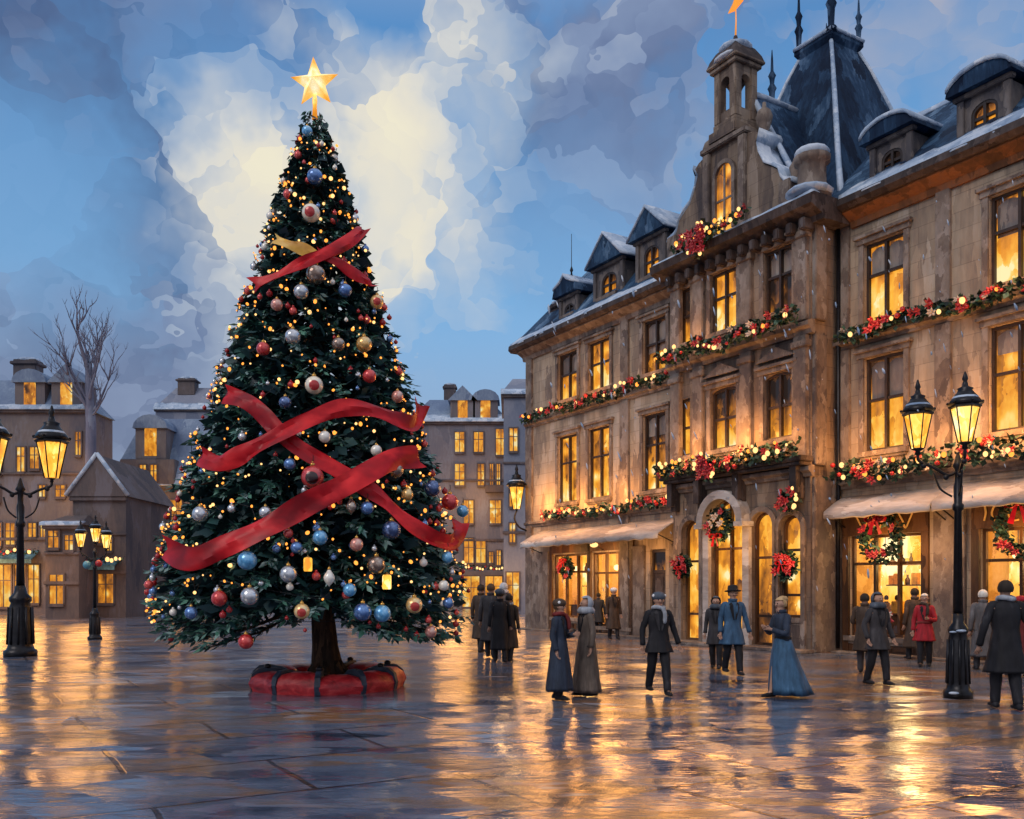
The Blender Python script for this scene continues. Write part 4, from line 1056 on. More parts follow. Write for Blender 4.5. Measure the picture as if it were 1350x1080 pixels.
# open belfry on the gable
bel = MB(); bx, by = GX-.02, BY+.3; hw = .44
bel.bev(bx-hw-.12, bx+hw+.12, by-hw-.12, by+hw+.12, 14.665, 15.0, .04)
bel.bev(bx-hw-.02, bx+hw+.02, by-hw-.02, by+hw+.02, 15.002, 15.22, .03)
for sx in (-1,1):
    for sy in (-1,1):
        cx, cy = bx+sx*(hw-.13), by+sy*(hw-.13)
        bel.bev(cx-.13, cx+.13, cy-.13, cy+.13, 15.22, 16.72, .02)
for (dx, dy) in ((0,-1),(0,1),(1,0),(-1,0)):          # arched heads between the piers
    Rm = Matrix.Translation((bx,by,0)) @ Matrix.Rotation(math.atan2(dx, -dy), 4, 'Z')
    P = arch_pts(-.182,.182,16.3,8)
    for (xa,za),(xb,zb) in zip(P, P[1:]):
        vs = [Rm @ Vector(p) for p in ((xa,-hw+.03,za),(xb,-hw+.03,zb),(xb,-hw+.03,16.72),(xa,-hw+.03,16.72),(xa,-hw+.23,za),(xb,-hw+.23,zb),(xb,-hw+.23,16.72),(xa,-hw+.23,16.72))]
        bel.add(vs, [(0,1,2,3),(7,6,5,4),(0,4,5,1)])
    bel.box(-.18,.18,-hw+.04,-hw+.15,15.22,15.5, Rm)
bel.bev(bx-hw-.09, bx+hw+.09, by-hw-.09, by+hw+.09, 16.72, 16.84, .02); bel.bev(bx-hw-.16, bx+hw+.16, by-hw-.16, by+hw+.16, 16.843, 16.93, .02)
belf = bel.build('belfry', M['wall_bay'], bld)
mb = MB(); mb.lathe([(0,16.92),(.82,16.92),(.74,17.1),(.55,17.34),(.3,17.5),(.1,17.56),(.05,17.8),(0,17.8)], (bx,by,0), 4, None, False, a0=PI/4); mb.build('belfry_roof', M['darkstone'], belf)
mb = MB(); mb.sphere((bx+.03,by-.03,17.36), .47, 12, 8, (1.05,1.05,.40)); mb.build('snow_cover', M['snow'], belf)
mb = MB(); mb.sphere((bx+.1,by-.58,16.97), .26, 8, 6, (1.5,.5,.3)); mb.build('snow_cover', M['snow'], belf)
mb = MB(); mb.lathe([(0,15.6),(.15,15.63),(.13,15.8),(.09,15.95),(.04,16.05),(0,16.06)], (bx,by,0), 12); mb.tube([(bx,by,16.04),(bx,by,16.7)], .015, 6); mb.build('bell', M['gold'], belf)
vn = MB(); vn.tube([(bx,by,17.75),(bx+.02,by,18.2),(bx,by,18.9)], [.03,.02,.014], 6)
vn.add([(bx-.32,by,18.62),(bx-.05,by,18.55),(bx+.28,by,18.66),(bx+.42,by,18.86),(bx+.12,by,18.8),(bx,by,19.0),(bx-.12,by,18.8)], [(0,1,2,3,4,5,6)])
vn.add([(bx-.32,by+.02,18.62),(bx-.05,by+.02,18.55),(bx+.28,by+.02,18.66),(bx+.42,by+.02,18.86),(bx+.12,by+.02,18.8),(bx,by+.02,19.0),(bx-.12,by+.02,18.8)], [(6,5,4,3,2,1,0)])
vn.build('weathervane', M['star'], belf, fix=False)  # vane shares the star's emission, so it glows without a lamp
# roof behind the gable and the steep pavilion roof
mb = MB()
mb.add([(10.6,BY+.7,11.85),(10.6,3,11.85),(12.9,3,16.1),(12.9,BY+.7,16.1)][:4], [(3,2,1,0)]); mb.add([(15.2,BY+.7,11.85),(15.2,3,11.85),(12.9,3,16.1),(12.9,BY+.7,16.1)], [(0,1,2,3)])
mb.add([(10.6,BY+.7,11.85),(15.2,BY+.7,11.85),(12.9,BY+.7,16.1)], [(0,1,2)])
rg_ = mb.build('gable_roof', M['slate_dark'], bld)
mb = MB(); mb.tube([(12.9,BY+.72,16.12),(12.9,.3,16.15),(12.9,1.6,16.12)], .09, 6); mb.tube([(12.9,BY+.7,16.1),(15.2,BY+.72,11.9)], .08, 6); mb.build('snow_cover', M['snow'], rg_)
def spire(mb, x, y, z, h, s=1):
    mb.lathe([(0,z),(.16*s,z),(.16*s,z+.12),(.08*s,z+.2),(.1*s,z+.28*h),(.15*s,z+.34*h),(.07*s,z+.42*h),(.085*s,z+.5*h),(.13*s,z+.56*h),(.05*s,z+.64*h),(.035*s,z+.85*h),(.012,z+h),(0,z+h)], (x,y,0), 8)
mb = MB(); spire(mb, 12.72, .75, 16.05, 1.75, .9); mb.build('finial', M['slate_dark'], rg_)
mb = MB(); px_, py_ = 13.0, 2.9; lv = [(11.72,2.95),(12.6,2.5),(13.6,2.1),(15.0,1.66),(16.4,1.22),(17.5,.86),(18.1,.62),(18.25,.72),(18.38,.72),(18.42,.4)]
for (za, ra), (zb, rb) in zip(lv, lv[1:]):
    Pa = [(px_-ra,py_-ra,za),(px_+ra,py_-ra,za),(px_+ra,py_+ra,za),(px_-ra,py_+ra,za)]; Pb = [(px_-rb,py_-rb,zb),(px_+rb,py_-rb,zb),(px_+rb,py_+rb,zb),(px_-rb,py_+rb,zb)]
    mb.add(Pa+Pb, [(i,(i+1)%4,4+(i+1)%4,4+i) for i in range(4)])
mb.add([(px_-.4,py_-.4,18.42),(px_+.4,py_-.4,18.42),(px_+.4,py_+.4,18.42),(px_-.4,py_+.4,18.42)], [(0,1,2,3)])
pav = mb.build('pavilion_roof', M['slate_dark'], bld)
mb = MB()
for sx in (-1,1):
    for sy in (-1,1):
        mb.tube([(px_+sx*r_, py_+sy*r_, z) for z, r_ in lv[:7]], [.10,.09,.08,.08,.07,.06,.06], 6)
mb.build('snow_cover', M['snow'], pav); mb = MB()
mb.tube([(px_-.72,py_-.72,18.42),(px_+.72,py_-.72,18.40)], .07, 6); mb.tube([(px_+.72,py_-.72,18.41),(px_+.72,py_+.72,18.42)], .06, 6)
mb.build('snow_cover', M['snow'], pav)
for x, y, h, s in ((-.62,-.62,2.0,.9),(.62,-.62,2.5,1.1),(.62,.62,1.5,.8),(-.6,.62,1.3,.8)):
    mb = MB(); spire(mb, px_+x, py_+y, 18.35, h, s); mb.build('finial', M['slate_dark'], pav)
# round turret at the bay's front corner
mb = MB(); tx, ty = BX1+.0, BY+.05
mb.lathe([(0,11.8),(.5,11.8),(.5,12.0),(.38,12.05),(.36,12.75),(.46,12.8),(.48,12.95),(.3,13.05),(0,13.08)], (tx,ty,0), 14); tu = mb.build('corner_turret', M['trim'], bld)
mb = MB(); mb.sphere((tx,ty,13.05), .46, 12, 6, (1,1,.45)); mb.sphere((tx,ty-.1,12.0), .62, 12, 6, (1,1,.28)); mb.build('snow_cover', M['snow'], tu)
# down pipe
mb = MB(); mb.tube([(15.86,-.12,11.4),(15.86,-.12,4.4),(15.86,-.14,.1)], .055, 8); mb.build('down_pipe', M['iron'], bld)
# balcony ledge of the bay
mb = MB(); mb.bev(BX0-.1, BX1+.1, BY-.5, BY-.002, 5.0, 5.14, .02); mb.bev(BX0-.02, BX1+.02, BY-.42, BY-.003, 4.9, 4.998, .02)
for x in (10.4,11.6,13.2,15.3): mb.prism([(x,4.2),(x+.22,4.2),(x+.22,4.898),(x,4.898)], BY-.36, BY-.2); mb.bev(x, x+.22, BY-.2, BY-.01, 4.05, 4.89, .02)
mb.build('balcony_ledge', M['darkstone'], bld)
# awnings
def awning(x0, x1, y, z1, z0, out, label):
    n = int((x1-x0)/.3); rows = []
    for i in range(n+1):
        x = x0+(x1-x0)*i/n; sg = .05*math.sin(PI*(((x-x0)/1.2)%1)); jj = .02*noise.noise((x*2,z1,0))
        top = [Vector((x,y-.02,z1+jj)), Vector((x,y-out*.5,z1-(z1-z0)*.36-sg)), Vector((x,y-out,z0+.05-sg*.5+jj)), Vector((x,y-out-.015,z0-.12+.025*math.cos(x*9)))]
        bot = [v+Vector((0,.03,-.035)) for v in top][::-1]
        rows.append(top+bot)
    mb = MB(); mb.rings(rows, True)
    o = mb.build('awning', M['awning'], bld)
    f_ = MB()
    for x in (x0+.08, (x0+x1)/2, x1-.08): f_.tube([(x,y-.03,z0-.35),(x,y-out+.06,z0+.0)], .018, 6)
    f_.tube([(x0+.02,y-out+.03,z0-.03),(x1-.02,y-out+.03,z0-.03)], .02, 6)
    f_.build('awning_frame', M['iron'], o)
    return o
awning(1.15, 9.6, 0, 3.98, 3.42, 1.05, 'l'); awning(15.95, 19.0, 0, 4.1, 3.62, .8, 'm'); awning(19.08, 22.6, 0, 4.15, 3.62, .85, 'r'); awning(22.7, 26.6, 0, 4.15, 3.62, .85, 'r')
# step in front of the shops
mb = MB(); mb.bev(-.3, 10.0, -.55, -.1, 0, .05, .015); mb.bev(10.05, 15.9, BY-.6, BY-.05, 0, .09, .02); mb.bev(15.95, 27, -.55, -.1, 0, .05, .015); mb.build('door_step', M['trim'], bld)
# ------------------------------------------------------------------ buildings round the far side of the square, haze mixed into their colours
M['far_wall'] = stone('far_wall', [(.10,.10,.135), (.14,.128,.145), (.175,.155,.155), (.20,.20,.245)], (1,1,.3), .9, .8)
M['far_wall_hazed'] = stone('far_wall_hazed', [(.12,.135,.185), (.16,.165,.21), (.19,.185,.22), (.23,.25,.31)], (1,1,.3), .9, .8)
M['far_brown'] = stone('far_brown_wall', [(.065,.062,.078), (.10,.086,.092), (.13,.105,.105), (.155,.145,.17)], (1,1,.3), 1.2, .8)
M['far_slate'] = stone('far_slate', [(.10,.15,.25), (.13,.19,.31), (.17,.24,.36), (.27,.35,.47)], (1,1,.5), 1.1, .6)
M['far_hazed'] = stone('far_hazed_stone', [(.14,.17,.25), (.18,.21,.29), (.22,.24,.31), (.27,.30,.38)], (1,1,.5), .8, .8)
M['teal'] = plain('teal_canvas', (.08,.19,.25), .7, 0, .5, 4)
M['pane_glow'] = pane('far_glowing_window', .60, .1, .9, 1.6)
def far_window(parent, x0, x1, z0, z1, y, pm, rise=0, mull=1):
    f = MB(); t_ = .09
    f.box(x0-t_, x0, y-.1, y+.03, z0-t_, z1+t_); f.box(x1, x1+t_, y-.1, y+.03, z0-t_, z1+t_); f.box(x0, x1, y-.1, y+.03, z1, z1+t_); f.box(x0-.05, x1+.05, y-.16, y+.03, z0-t_-.08, z0)
    for k in range(mull): cx = x0+(x1-x0)*(k+1)/(mull+1); f.box(cx-.03, cx+.03, y-.06, y-.01, z0, z1)
    f.box(x0, x1, y-.055, y-.012, z0+(z1-z0)*.62, z0+(z1-z0)*.62+.05)
    o = f.build('window', M['far_brown'], parent)
    p = MB()
    if rise:
        P = [(x0,z0),(x1,z0)]+[(a,b) for a,b in arch_pts(x0,x1,z1-rise,8,rise)][::-1]
        p.add([(a,y-.02,b) for a,b in P], [tuple(range(len(P)))])
    else: p.add([(x0,y-.02,z0),(x1,y-.02,z0),(x1,y-.02,z1),(x0,y-.02,z1)], [(0,1,2,3)])
    p.build('pane', pm, o, fix=False)
    return o
def house(px0, px1, Y, eave_py, ridge_py, label, wallm, roofm, rz=0, depth=9, roof='mansard', cat='building'):
    """front wall between two picture columns at depth Y"""
    x0 = (px0-CX)/F*Y; x1 = (px1-CX)/F*Y; ze = EYE+(HY-eave_py)/F*Y; zr = EYE+(HY-ridge_py)/F*Y
    o = empty('townhouse', (x0, Y, 0), rz, label, cat, None); w = x1-x0
    mb = MB(); mb.box(0, w, 0, depth, 0, ze); mb.build('wall', wallm, o)
    mb = MB(); mb.bev(-.12, w+.12, -.22, .05, ze-.25, ze+.02, .04); mb.build('cornice', M['far_brown'], o)
    mb = MB(); mb.bev(-.08, w+.08, -.14, .05, ze*.36, ze*.36+.2, .03); mb.build('string_course', M['far_brown'], o)
    mb = MB(); mb.bev(-.08, w+.08, -.12, .05, ze*.68, ze*.68+.16, .03); mb.build('string_course', M['far_brown'], o)
    mb = MB()
    if roof == 'mansard':
        i = min(1.6, w*.18); b = min(2.2, depth*.3)
        mb.add([(-.2,-.25,ze+.02),(w+.2,-.25,ze+.02),(w+.2,depth,ze+.02),(-.2,depth,ze+.02),(i,b,zr),(w-i,b,zr),(w-i,depth-b,zr),(i,depth-b,zr)],
               [(0,1,5,4),(1,2,6,5),(2,3,7,6),(3,0,4,7),(4,5,6,7),(3,2,1,0)])
    else:
        mb.add([(-.25,-.3,ze),(w+.25,-.3,ze),(w/2,-.3,zr),(-.25,depth,ze),(w+.25,depth,ze),(w/2,depth,zr)], [(0,1,2),(5,4,3),(0,2,5,3),(1,4,5,2),(0,3,4,1)])
    mb.build('roof', roofm, o)
    s = MB()
    if roof == 'mansard': bumpy_strip(s, -.2, w+.2, -.3, .4, lambda x,y: ze+.05+max(0,y+.25)*(zr-ze)/2.4, .12, px0, max(6,int(w/.4)))
    else:
        for sx in (0,1): s.tube([(-.25 if sx == 0 else w+.25,-.32,ze+.05),(w/2,-.32,zr+.05)], .12, 6)
    s.build('snow_cover', M['snow'], o)
    o['w'] = w; o['ze'] = ze; o['zr'] = zr
    return o, w, ze, zr
def H(Y): return lambda py: EYE+(HY-py)/F*Y
def xl(o, px): return (px-CX)/F*o.location.y-o.location.x
def wrow(o, spec, pm, Y):
    for (pa, pb, pt, pb2) in spec:
        h = H(Y); far_window(o, xl(o,pa), xl(o,pb), h(pb2), h(pt), 0, pm)
def chimney(o, x, y, z0, z1, s=.5):
    m = MB(); m.bev(x-s, x+s, y-s*.7, y+s*.7, z0, z1, .04); m.bev(x-s*1.2, x+s*1.2, y-s*.9, y+s*.9, z1-.35, z1-.15, .04); c = m.build('chimney', M['far_brown'], o)
    m = MB(); m.sphere((x,y,z1), s*1.1, 8, 6, (1,.7,.3)); m.build('snow_cover', M['snow'], c)
def shop_awning(o, x0, x1, z1, z0, out, mat):
    m = MB(); m.add([(x0,-.02,z1),(x1,-.02,z1),(x1,-out,z0),(x0,-out,z0),(x1,-out,z0-.25),(x0,-out,z0-.25),(x0,-.02,z1-.06),(x1,-.02,z1-.06),(x1,-out+.04,z0-.06),(x0,-out+.04,z0-.06)], [(0,1,2,3),(3,2,4,5),(6,9,8,7)]); m.build('awning', mat, o, fix=False)
def far_dormer(o, x, w, z0, z1, pm, arch=True):
    m = MB(); m.box(x-w/2, x+w/2, -.05, 2, z0, z1); d = m.build('dormer', M['far_wall'], o)
    m = MB(); P = arch_pts(x-w/2-.15, x+w/2+.15, z1, 8, w*.45)[::-1] if arch else [(x+w/2+.2,z1),(x,z1+w*.6),(x-w/2-.2,z1)]
    m.prism(P, -.25, 2.2); m.build('dormer_roof', M['far_slate'], d)
    p = MB(); a, b = x-w*.2, x+w*.2; P = [(a,z0+.2),(b,z0+.2)]+arch_pts(a,b,z1-.1,8,.3)[::-1]; p.add([(q,-.07,r) for q,r in P], [tuple(range(len(P)))]); p.build('pane', pm, d, fix=False)

o, w, ze, zr = house(-110, 112, 58, 540, 496, 'tall warm corner building behind the big street lamp at the far left', M['far_wall'], M['far_slate'], 0, 4)
wrow(o, [(-70,-48,565,625),(-18,2,565,625),(23,33,590,622),(62,72,590,625),(74,86,640,655),(-70,-50,690,720),(-25,2,690,720),(8,20,690,718),(38,48,690,708),(54,60,690,708),(40,52,590,618),(100,107,570,600),(20,34,745,800),(38,52,745,795),(52,60,640,655),(-70,-50,640,662),(-25,0,640,662)], M['pane_glow'], 58)
wrow(o, [(-60,-20,745,800),(-5,15,745,800)], M['pane_glow'], 58)
shop_awning(o, xl(o,-80), xl(o,52), H(58)(726), H(58)(738), 1.0, M['teal'])
chimney(o, xl(o,10), 2.5, zr-1.5, H(58)(463), .75)
o, w, ze, zr = house(96, 166, 52, 655, 600, 'small brown gabled house with two lit shop windows under a teal awning', M['far_brown'], M['far_brown'], 0, 7, 'gable', 'house')
wrow(o, [(101,107,702,722),(112,119,706,724),(141,148,710,726),(130,137,700,716)], M['pane_glow'], 52)
wrow(o, [(104,122,760,795),(130,150,756,795)], M['pane_glow'], 52)
shop_awning(o, xl(o,98), xl(o,160), H(52)(736), H(52)(746), .9, M['teal'])
o, w, ze, zr = house(60, 104, 50, 692, 676, 'low brown shop annexe left of the small gabled house', M['far_brown'], M['far_brown'], 0, 6, 'mansard', 'house')
wrow(o, [(64,78,700,722),(86,97,706,725)], M['pane_glow'], 50); wrow(o, [(66,84,758,796)], M['pane_glow'], 50)
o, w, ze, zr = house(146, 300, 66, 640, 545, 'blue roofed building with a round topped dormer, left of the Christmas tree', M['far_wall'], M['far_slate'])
wrow(o, [(188,193,660,690),(203,208,660,690),(176,190,705,735),(200,216,705,735),(224,238,700,735),(176,182,756,785),(188,194,756,785),(222,240,756,800),(250,280,700,740),(156,170,705,730),(152,172,756,800),(196,214,756,800),(160,170,660,685),(225,240,660,690)], M['pane_glow'], 66)
m = MB(); x0, x1 = xl(o,160), xl(o,232); m.bev(x0, x1, -.3, 1.2, ze, H(66)(606), .05); a = m.build('attic_storey', M['far_wall'], o)
for pa, pb in ((187,195),(201,209)): far_window(a, xl(o,pa), xl(o,pb), H(66)(640)+.25, H(66)(614), -.3, M['pane_glow'])
far_dormer(o, xl(o,199), 2.2, H(66)(605), H(66)(565), M['pane_glow'])
o, w, ze, zr = house(205, 330, 105, 540, 506, 'pale hazy building high behind the blue roofs left of the tree', M['far_hazed'], M['far_hazed'])
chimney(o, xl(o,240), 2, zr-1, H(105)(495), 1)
o, w, ze, zr = house(540, 668, 74, 556, 520, 'brown building with a pale blue roof, right of the Christmas tree', M['far_wall_hazed'], M['far_slate'])
wrow(o, [(654,667,566,600),(646,650,612,640),(655,659,612,640),(646,660,660,690),(600,612,612,640),(625,637,570,596),(600,612,570,596),(645,650,728,742),(655,660,726,745),(640,662,760,795),(610,632,760,800),(612,624,660,690),(612,624,710,742),(628,640,712,742),(630,638,612,640),(668,680,612,640)], M['pane_glow'], 74)
m = MB(); m.bev(xl(o,640), xl(o,672), -.5, 0, H(74)(650), H(74)(640), .04); m.build('balcony', M['far_brown'], o)
chimney(o, xl(o,590), 3, zr-1, H(74)(497), .5)
o, w, ze, zr = house(664, 730, 62, 520, 490, 'narrow grey building squeezed behind the corner of the large building', M['far_hazed'], M['far_hazed'])
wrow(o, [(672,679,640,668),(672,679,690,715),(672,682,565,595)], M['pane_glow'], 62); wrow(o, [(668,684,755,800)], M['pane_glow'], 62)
o, w, ze, zr = house(430, 560, 100, 580, 540, 'distant building hidden mostly behind the Christmas tree', M['far_hazed'], M['far_hazed'])
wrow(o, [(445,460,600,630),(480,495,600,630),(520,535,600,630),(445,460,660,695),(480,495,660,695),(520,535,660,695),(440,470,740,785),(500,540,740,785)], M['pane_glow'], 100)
o, w, ze, zr = house(280, 440, 92, 600, 560, 'distant low building seen only through the gaps of the tree', M['far_hazed'], M['far_hazed'])
wrow(o, [(295,315,620,650),(330,350,620,650),(380,400,620,650),(295,315,680,710),(330,350,680,710),(380,400,680,710)], M['pane_glow'], 92)
for nm_, pxs, Y_, pw in (('tall warm corner', (40,88), 58, 1.9), ('brown building with', (610,640), 74, 2.0)):
    ob = [q for q in col.objects if q.get('label','').startswith(nm_)][0]
    for q in pxs: far_dormer(ob, xl(ob,q), pw, ob['ze']+.1, ob['ze']+1.7, M['pane_glow'], q in (40,640))
# bare tree
M['bare'] = stone('hazed_bark', [(.12,.135,.20), (.155,.165,.24), (.19,.195,.27), (.24,.27,.36)], (1,1,.3), 3, .9)  # bluish, paler bark: distance haze mixed into the colour
bt = empty('bare_tree', (0,0,0), 0, 'leafless tree rising behind the roofs on the left', 'tree')
rb = random.Random(8); TB = MB(); TW = MB()
def branch(mb, p, d, L, r, depth):
    pts = [p]; q = p; dd = d
    for k in range(4):
        dd = (dd+Vector((rb.uniform(-.16,.16), rb.uniform(-.1,.1), rb.uniform(-.05,.14)))).normalized(); q = q+dd*L/4; pts.append(q)
    (mb if depth < 2 else TW).tube(pts, [r, r*.85, r*.7, r*.52, r*.32], 6 if depth < 2 else 4)
    if depth >= 4: return
    for k in range(4 if depth < 3 else 3):
        i = rb.choice((1,2,3,4)) if k else 4
        s = Vector((rb.uniform(-1,1), rb.uniform(-.6,.6), rb.uniform(.1,.8)))
        branch(mb, pts[i], (dd*.9+s*.85).normalized(), L*rb.uniform(.42,.66), r*.46, depth+1)
YB = 57; base = at(121, 560, YB)
TB.tube([Vector((base.x,YB,0)), Vector((base.x-.1,YB,6)), at(120,560,YB), at(118,530,YB), at(117,480,YB)], [.36,.34,.31,.27,.2], 10)
for a, b, r in (((119,548),(66,450),.12),((119,540),(84,430),.14),((118,528),(100,402),.15),((117,492),(118,385),.16),((118,535),(152,430),.13),((119,548),(182,462),.11),((118,505),(160,415),.12),((119,542),(50,478),.09),((117,512),(134,398),.13),((119,552),(194,495),.08)):
    p = at(*a, YB); e = at(*b, YB)+Vector((0,rb.uniform(-2,2),0)); branch(TB, p, (e-p).normalized(), (e-p).length*.50, r, 1)
TB.build('trunk', M['bare'], bt); TW.build('twigs', M['bare'], bt)
for o in list(col.objects):
    for k in ('w','ze','zr'):
        if k in o: del o[k]
# ------------------------------------------------------------------ street lamps
def point(name, loc, e, r=.12, c=(1,.52,.16), parent=None):
    l = bpy.data.lights.new(name, 'POINT'); l.energy = e; l.shadow_soft_size = r; l.color = c
    o = bpy.data.objects.new(name, l); o.location = loc; link(o, parent); return o
def lantern(parent, c, s=1.0):
    """tapered hexagonal lantern standing on its arm: cage, glass, roof, finial"""
    mb = MB(); n = 6
    mb.lathe([(0,-.10),(.05,-.10),(.035,-.04),(.09,-.02),(.10,0),(0,.005)], c, 10)
    for i in range(n):
        a = 2*PI*i/n+PI/6
        mb.tube([(c[0]+.095*s*math.cos(a), c[1]+.095*s*math.sin(a), c[2]), (c[0]+.2*s*math.cos(a), c[1]+.2*s*math.sin(a), c[2]+.52*s)], .010*s, 5)
    mb.lathe([(.19*s,.50*s),(.225*s,.51*s),(.225*s,.54*s),(.19*s,.55*s)], c, n, None, False, a0=PI/6)
    o = mb.build('lantern', M['iron'], parent)
    g = MB(); g.lathe([(0,.012),(.088*s,.012),(.19*s,.505*s),(0,.505*s)], c, n, None, False, a0=PI/6); g.build('glass', M['lampglass'], o)
    r = MB(); r.lathe([(0,.552*s),(.25*s,.553*s),(.21*s,.62*s),(.13*s,.72*s),(.10*s,.76*s),(.115*s,.79*s),(.05*s,.82*s),(.03*s,.9*s),(.045*s,.93*s),(.012*s,1.04*s),(0,1.05*s)], c, 10)
    for i in range(6):
        a = 2*PI*i/6+PI/6; r.sphere((c[0]+.235*s*math.cos(a), c[1]+.235*s*math.sin(a), c[2]+.585*s), .022*s, 6, 4)
    r.build('lantern_roof', M['iron'], o)
    q = MB(); q.sphere((c[0],c[1],c[2]+.63*s), .2*s, 10, 6, (1,1,.42)); q.build('snow_cap', M['snow'], o)
def scroll(c, d, L, z, s=1):
    """S-shaped iron arm from the post outwards"""
    P = [Vector((0,0,z-.35)), Vector((d[0]*L*.25,d[1]*L*.25,z-.42)), Vector((d[0]*L*.6,d[1]*L*.6,z-.30)), Vector((d[0]*L*.95,d[1]*L*.95,z-.2)), Vector((d[0]*L,d[1]*L,z-.1))]
    return catmull(P, 6)
def lamp_post(loc, s, arms, h, label, ls=1.0, extra=True, power=45, bs=.95):
    o = empty('street_lamp', loc, 0, label, 'street lamp', 'iron street lamps')
    mb = MB()
    w = s*bs
    mb.lathe([(0,0),(.30*w,0),(.30*w,.10*s),(.25*w,.13*s),(.22*w,.2*s),(.225*w,.25*s),(.2*w,.9*s),(.17*w,.98*s),(.20*w,1.02*s),(.20*w,1.08*s),(.12*w,1.16*s),(.085*s,1.3*s),(0,1.3*s)], n=20)
    for i in range(10):
        a = 2*PI*i/10; mb.tube([(.232*w*math.cos(a),.232*w*math.sin(a),.22*s),(.205*w*math.cos(a),.205*w*math.sin(a),.9*s)], .022*w, 5)
    mb.build('base', M['iron'], o)
    mb = MB(); mb.lathe([(0,1.2*s),(.075*s,1.2*s),(.055*s,h-1.0*s),(.085*s,h-.97*s),(.085*s,h-.9*s),(.06*s,h-.87*s),(.07*s,h-.62*s),(.05*s,h-.55*s),(.05*s,h-.35*s),(.09*s,h-.3*s),(.06*s,h-.24*s),(.02*s,h-.1*s),(0,h-.08*s)], n=14)
    mb.build('pole', M['iron'], o)
    for dx, dy, dz in arms:
        L = math.hypot(dx, dy)
        if L > .05:
            P = scroll(None, (dx/L, dy/L), L, h+dz); mb = MB(); mb.tube(P, .026*s, 7)
            Q = [Vector((dx*.15,dy*.15,h-.75*s+dz)), Vector((dx*.45,dy*.45,h-.62*s+dz)), Vector((dx*.6,dy*.6,h-.38*s+dz))]; mb.tube(catmull(Q,5), .016*s, 6)
            for u in (.3,.7): mb.sphere(P[int(u*(len(P)-1))]+Vector((0,0,-.04)), .045*s, 8, 6)
            mb.build('arm', M['iron'], o)
        lantern(o, (dx, dy, h+dz), ls)
        point('lamp_light', (dx, dy-.0, h+dz+.27*ls), power, .26, parent=o)
    return o
pr = ground(1263, 920)
L1 = lamp_post(pr, 1.0, [(-.60,.05,-.02),(-.10,-.42,.0)], 3.88, 'black iron street lamp with two glowing lanterns at the right, nearest the shops', 1.02, True, 22, .72)
mb = MB(); 
for p, r in (((-.02,-.14,1.04),.08),((-.12,-.09,1.02),.06),((-.14,-.16,.09),.08)): 
    mb = MB(); mb.sphere(p, r*.8, 8, 6, (1.3,1,.35)); mb.build('snow_clump', M['snow'], L1)
pl = ground(27, 865)
lamp_post(pl, 1.35, [(-.48,-.4,-.1),(.68,.2,-.1)], 4.55, 'large iron street lamp with two glowing lanterns at the left edge', 1.75, True, 60)
p3 = Vector(((125-CX)/F*30, 30, 0))
o = lamp_post(p3, .8, [(-.42,-.1,-.06),(.42,-.1,-.1),(0,.05,.12)], 3.1, 'small three lantern lamp post in front of the gabled house', .85, True, 20)
t = NT('bauble_teal'); t.bsdf((.1,.3,.4), .3); M['tealb'] = t.m
mb = MB(); mb.sphere((-.2,-.12,2.45), .14, 8, 6); mb.build('blue_bauble', M['tealb'], o); mb = MB(); mb.sphere((.2,-.14,2.5), .12, 8, 6); mb.build('red_bauble', M['berry'], o)
# wall lantern on the near corner of the large building
wl = empty('wall_lantern', W2(-.02,-.5,4.95), BR, 'glowing wall lantern on an iron bracket at the left corner of the large building', 'lantern')
lantern(wl, (0,0,0), 1.75)
mb = MB(); mb.tube(catmull([Vector((.1,.48,-.9)),Vector((.05,.1,-.75)),Vector((0,-.1,-.4)),Vector((0,0,-.06))],6), .04, 7); mb.box(0,.2,.42,.5,-1.2,-.5); mb.build('bracket', M['iron'], wl)
point('lantern_light', (0,-.45,.5), 60, .2, parent=wl)
# pendant under the left awning
pd = empty('pendant_lamp', W2(5.4,-.5,3.3), BR, 'small round lit lamp hanging under the left awning', 'lamp')
mb = MB(); mb.sphere((0,0,-.05), .13, 10, 8, (1.4,1,.7)); mb.build('globe', M['bulb_w'], pd); mb = MB(); mb.tube([(0,0,.05),(0,0,.28)], .015, 6); mb.lathe([(0,.04),(.12,.04),(.05,.1),(0,.1)], n=10); mb.build('fitting', M['iron'], pd)
point('pendant_light', (0,-.1,-.35), 14, .12, parent=pd)

# ------------------------------------------------------------------ garlands along the ledges
gt = NT('garland_green'); gv = gt('ShaderNodeVertexColor'); gv.layer_name = 'tint'
gc = gt.ramp(gv.outputs[0], [(.1,(.008,.018,.018)), (.5,(.02,.06,.042)), (.9,(.06,.14,.10))]); gt.bsdf(gc, .55, spec=.3); M['garland'] = gt.m
def leaves_mesh(name, parent, pts, dens, rad, seed, sz=.16):
    r = random.Random(seed); V = []; Fc = []; T = []
    for p in pts:
        for k in range(dens):
            d = Vector((r.gauss(0,1), r.gauss(0,.8), r.gauss(-.1,.8)))
            leaf(V, Fc, T, p+Vector((r.uniform(-1,1)*rad, r.uniform(-.7,.4)*rad, r.uniform(-1,1)*rad)), d, r.uniform(.6,1.3)*sz, r.uniform(.3,.5)*sz, r.random()**1.4, roll=r.uniform(-1,1))
    me = bpy.data.meshes.new(name); me.from_pydata(V, [], Fc); me.update()
    ca = me.color_attributes.new('tint', 'FLOAT_COLOR', 'POINT')
    for i, tv in enumerate(T): ca.data[i].color = (tv,tv,tv,1)
    me.materials.append(M['garland']); return link(bpy.data.objects.new(name, me), parent)
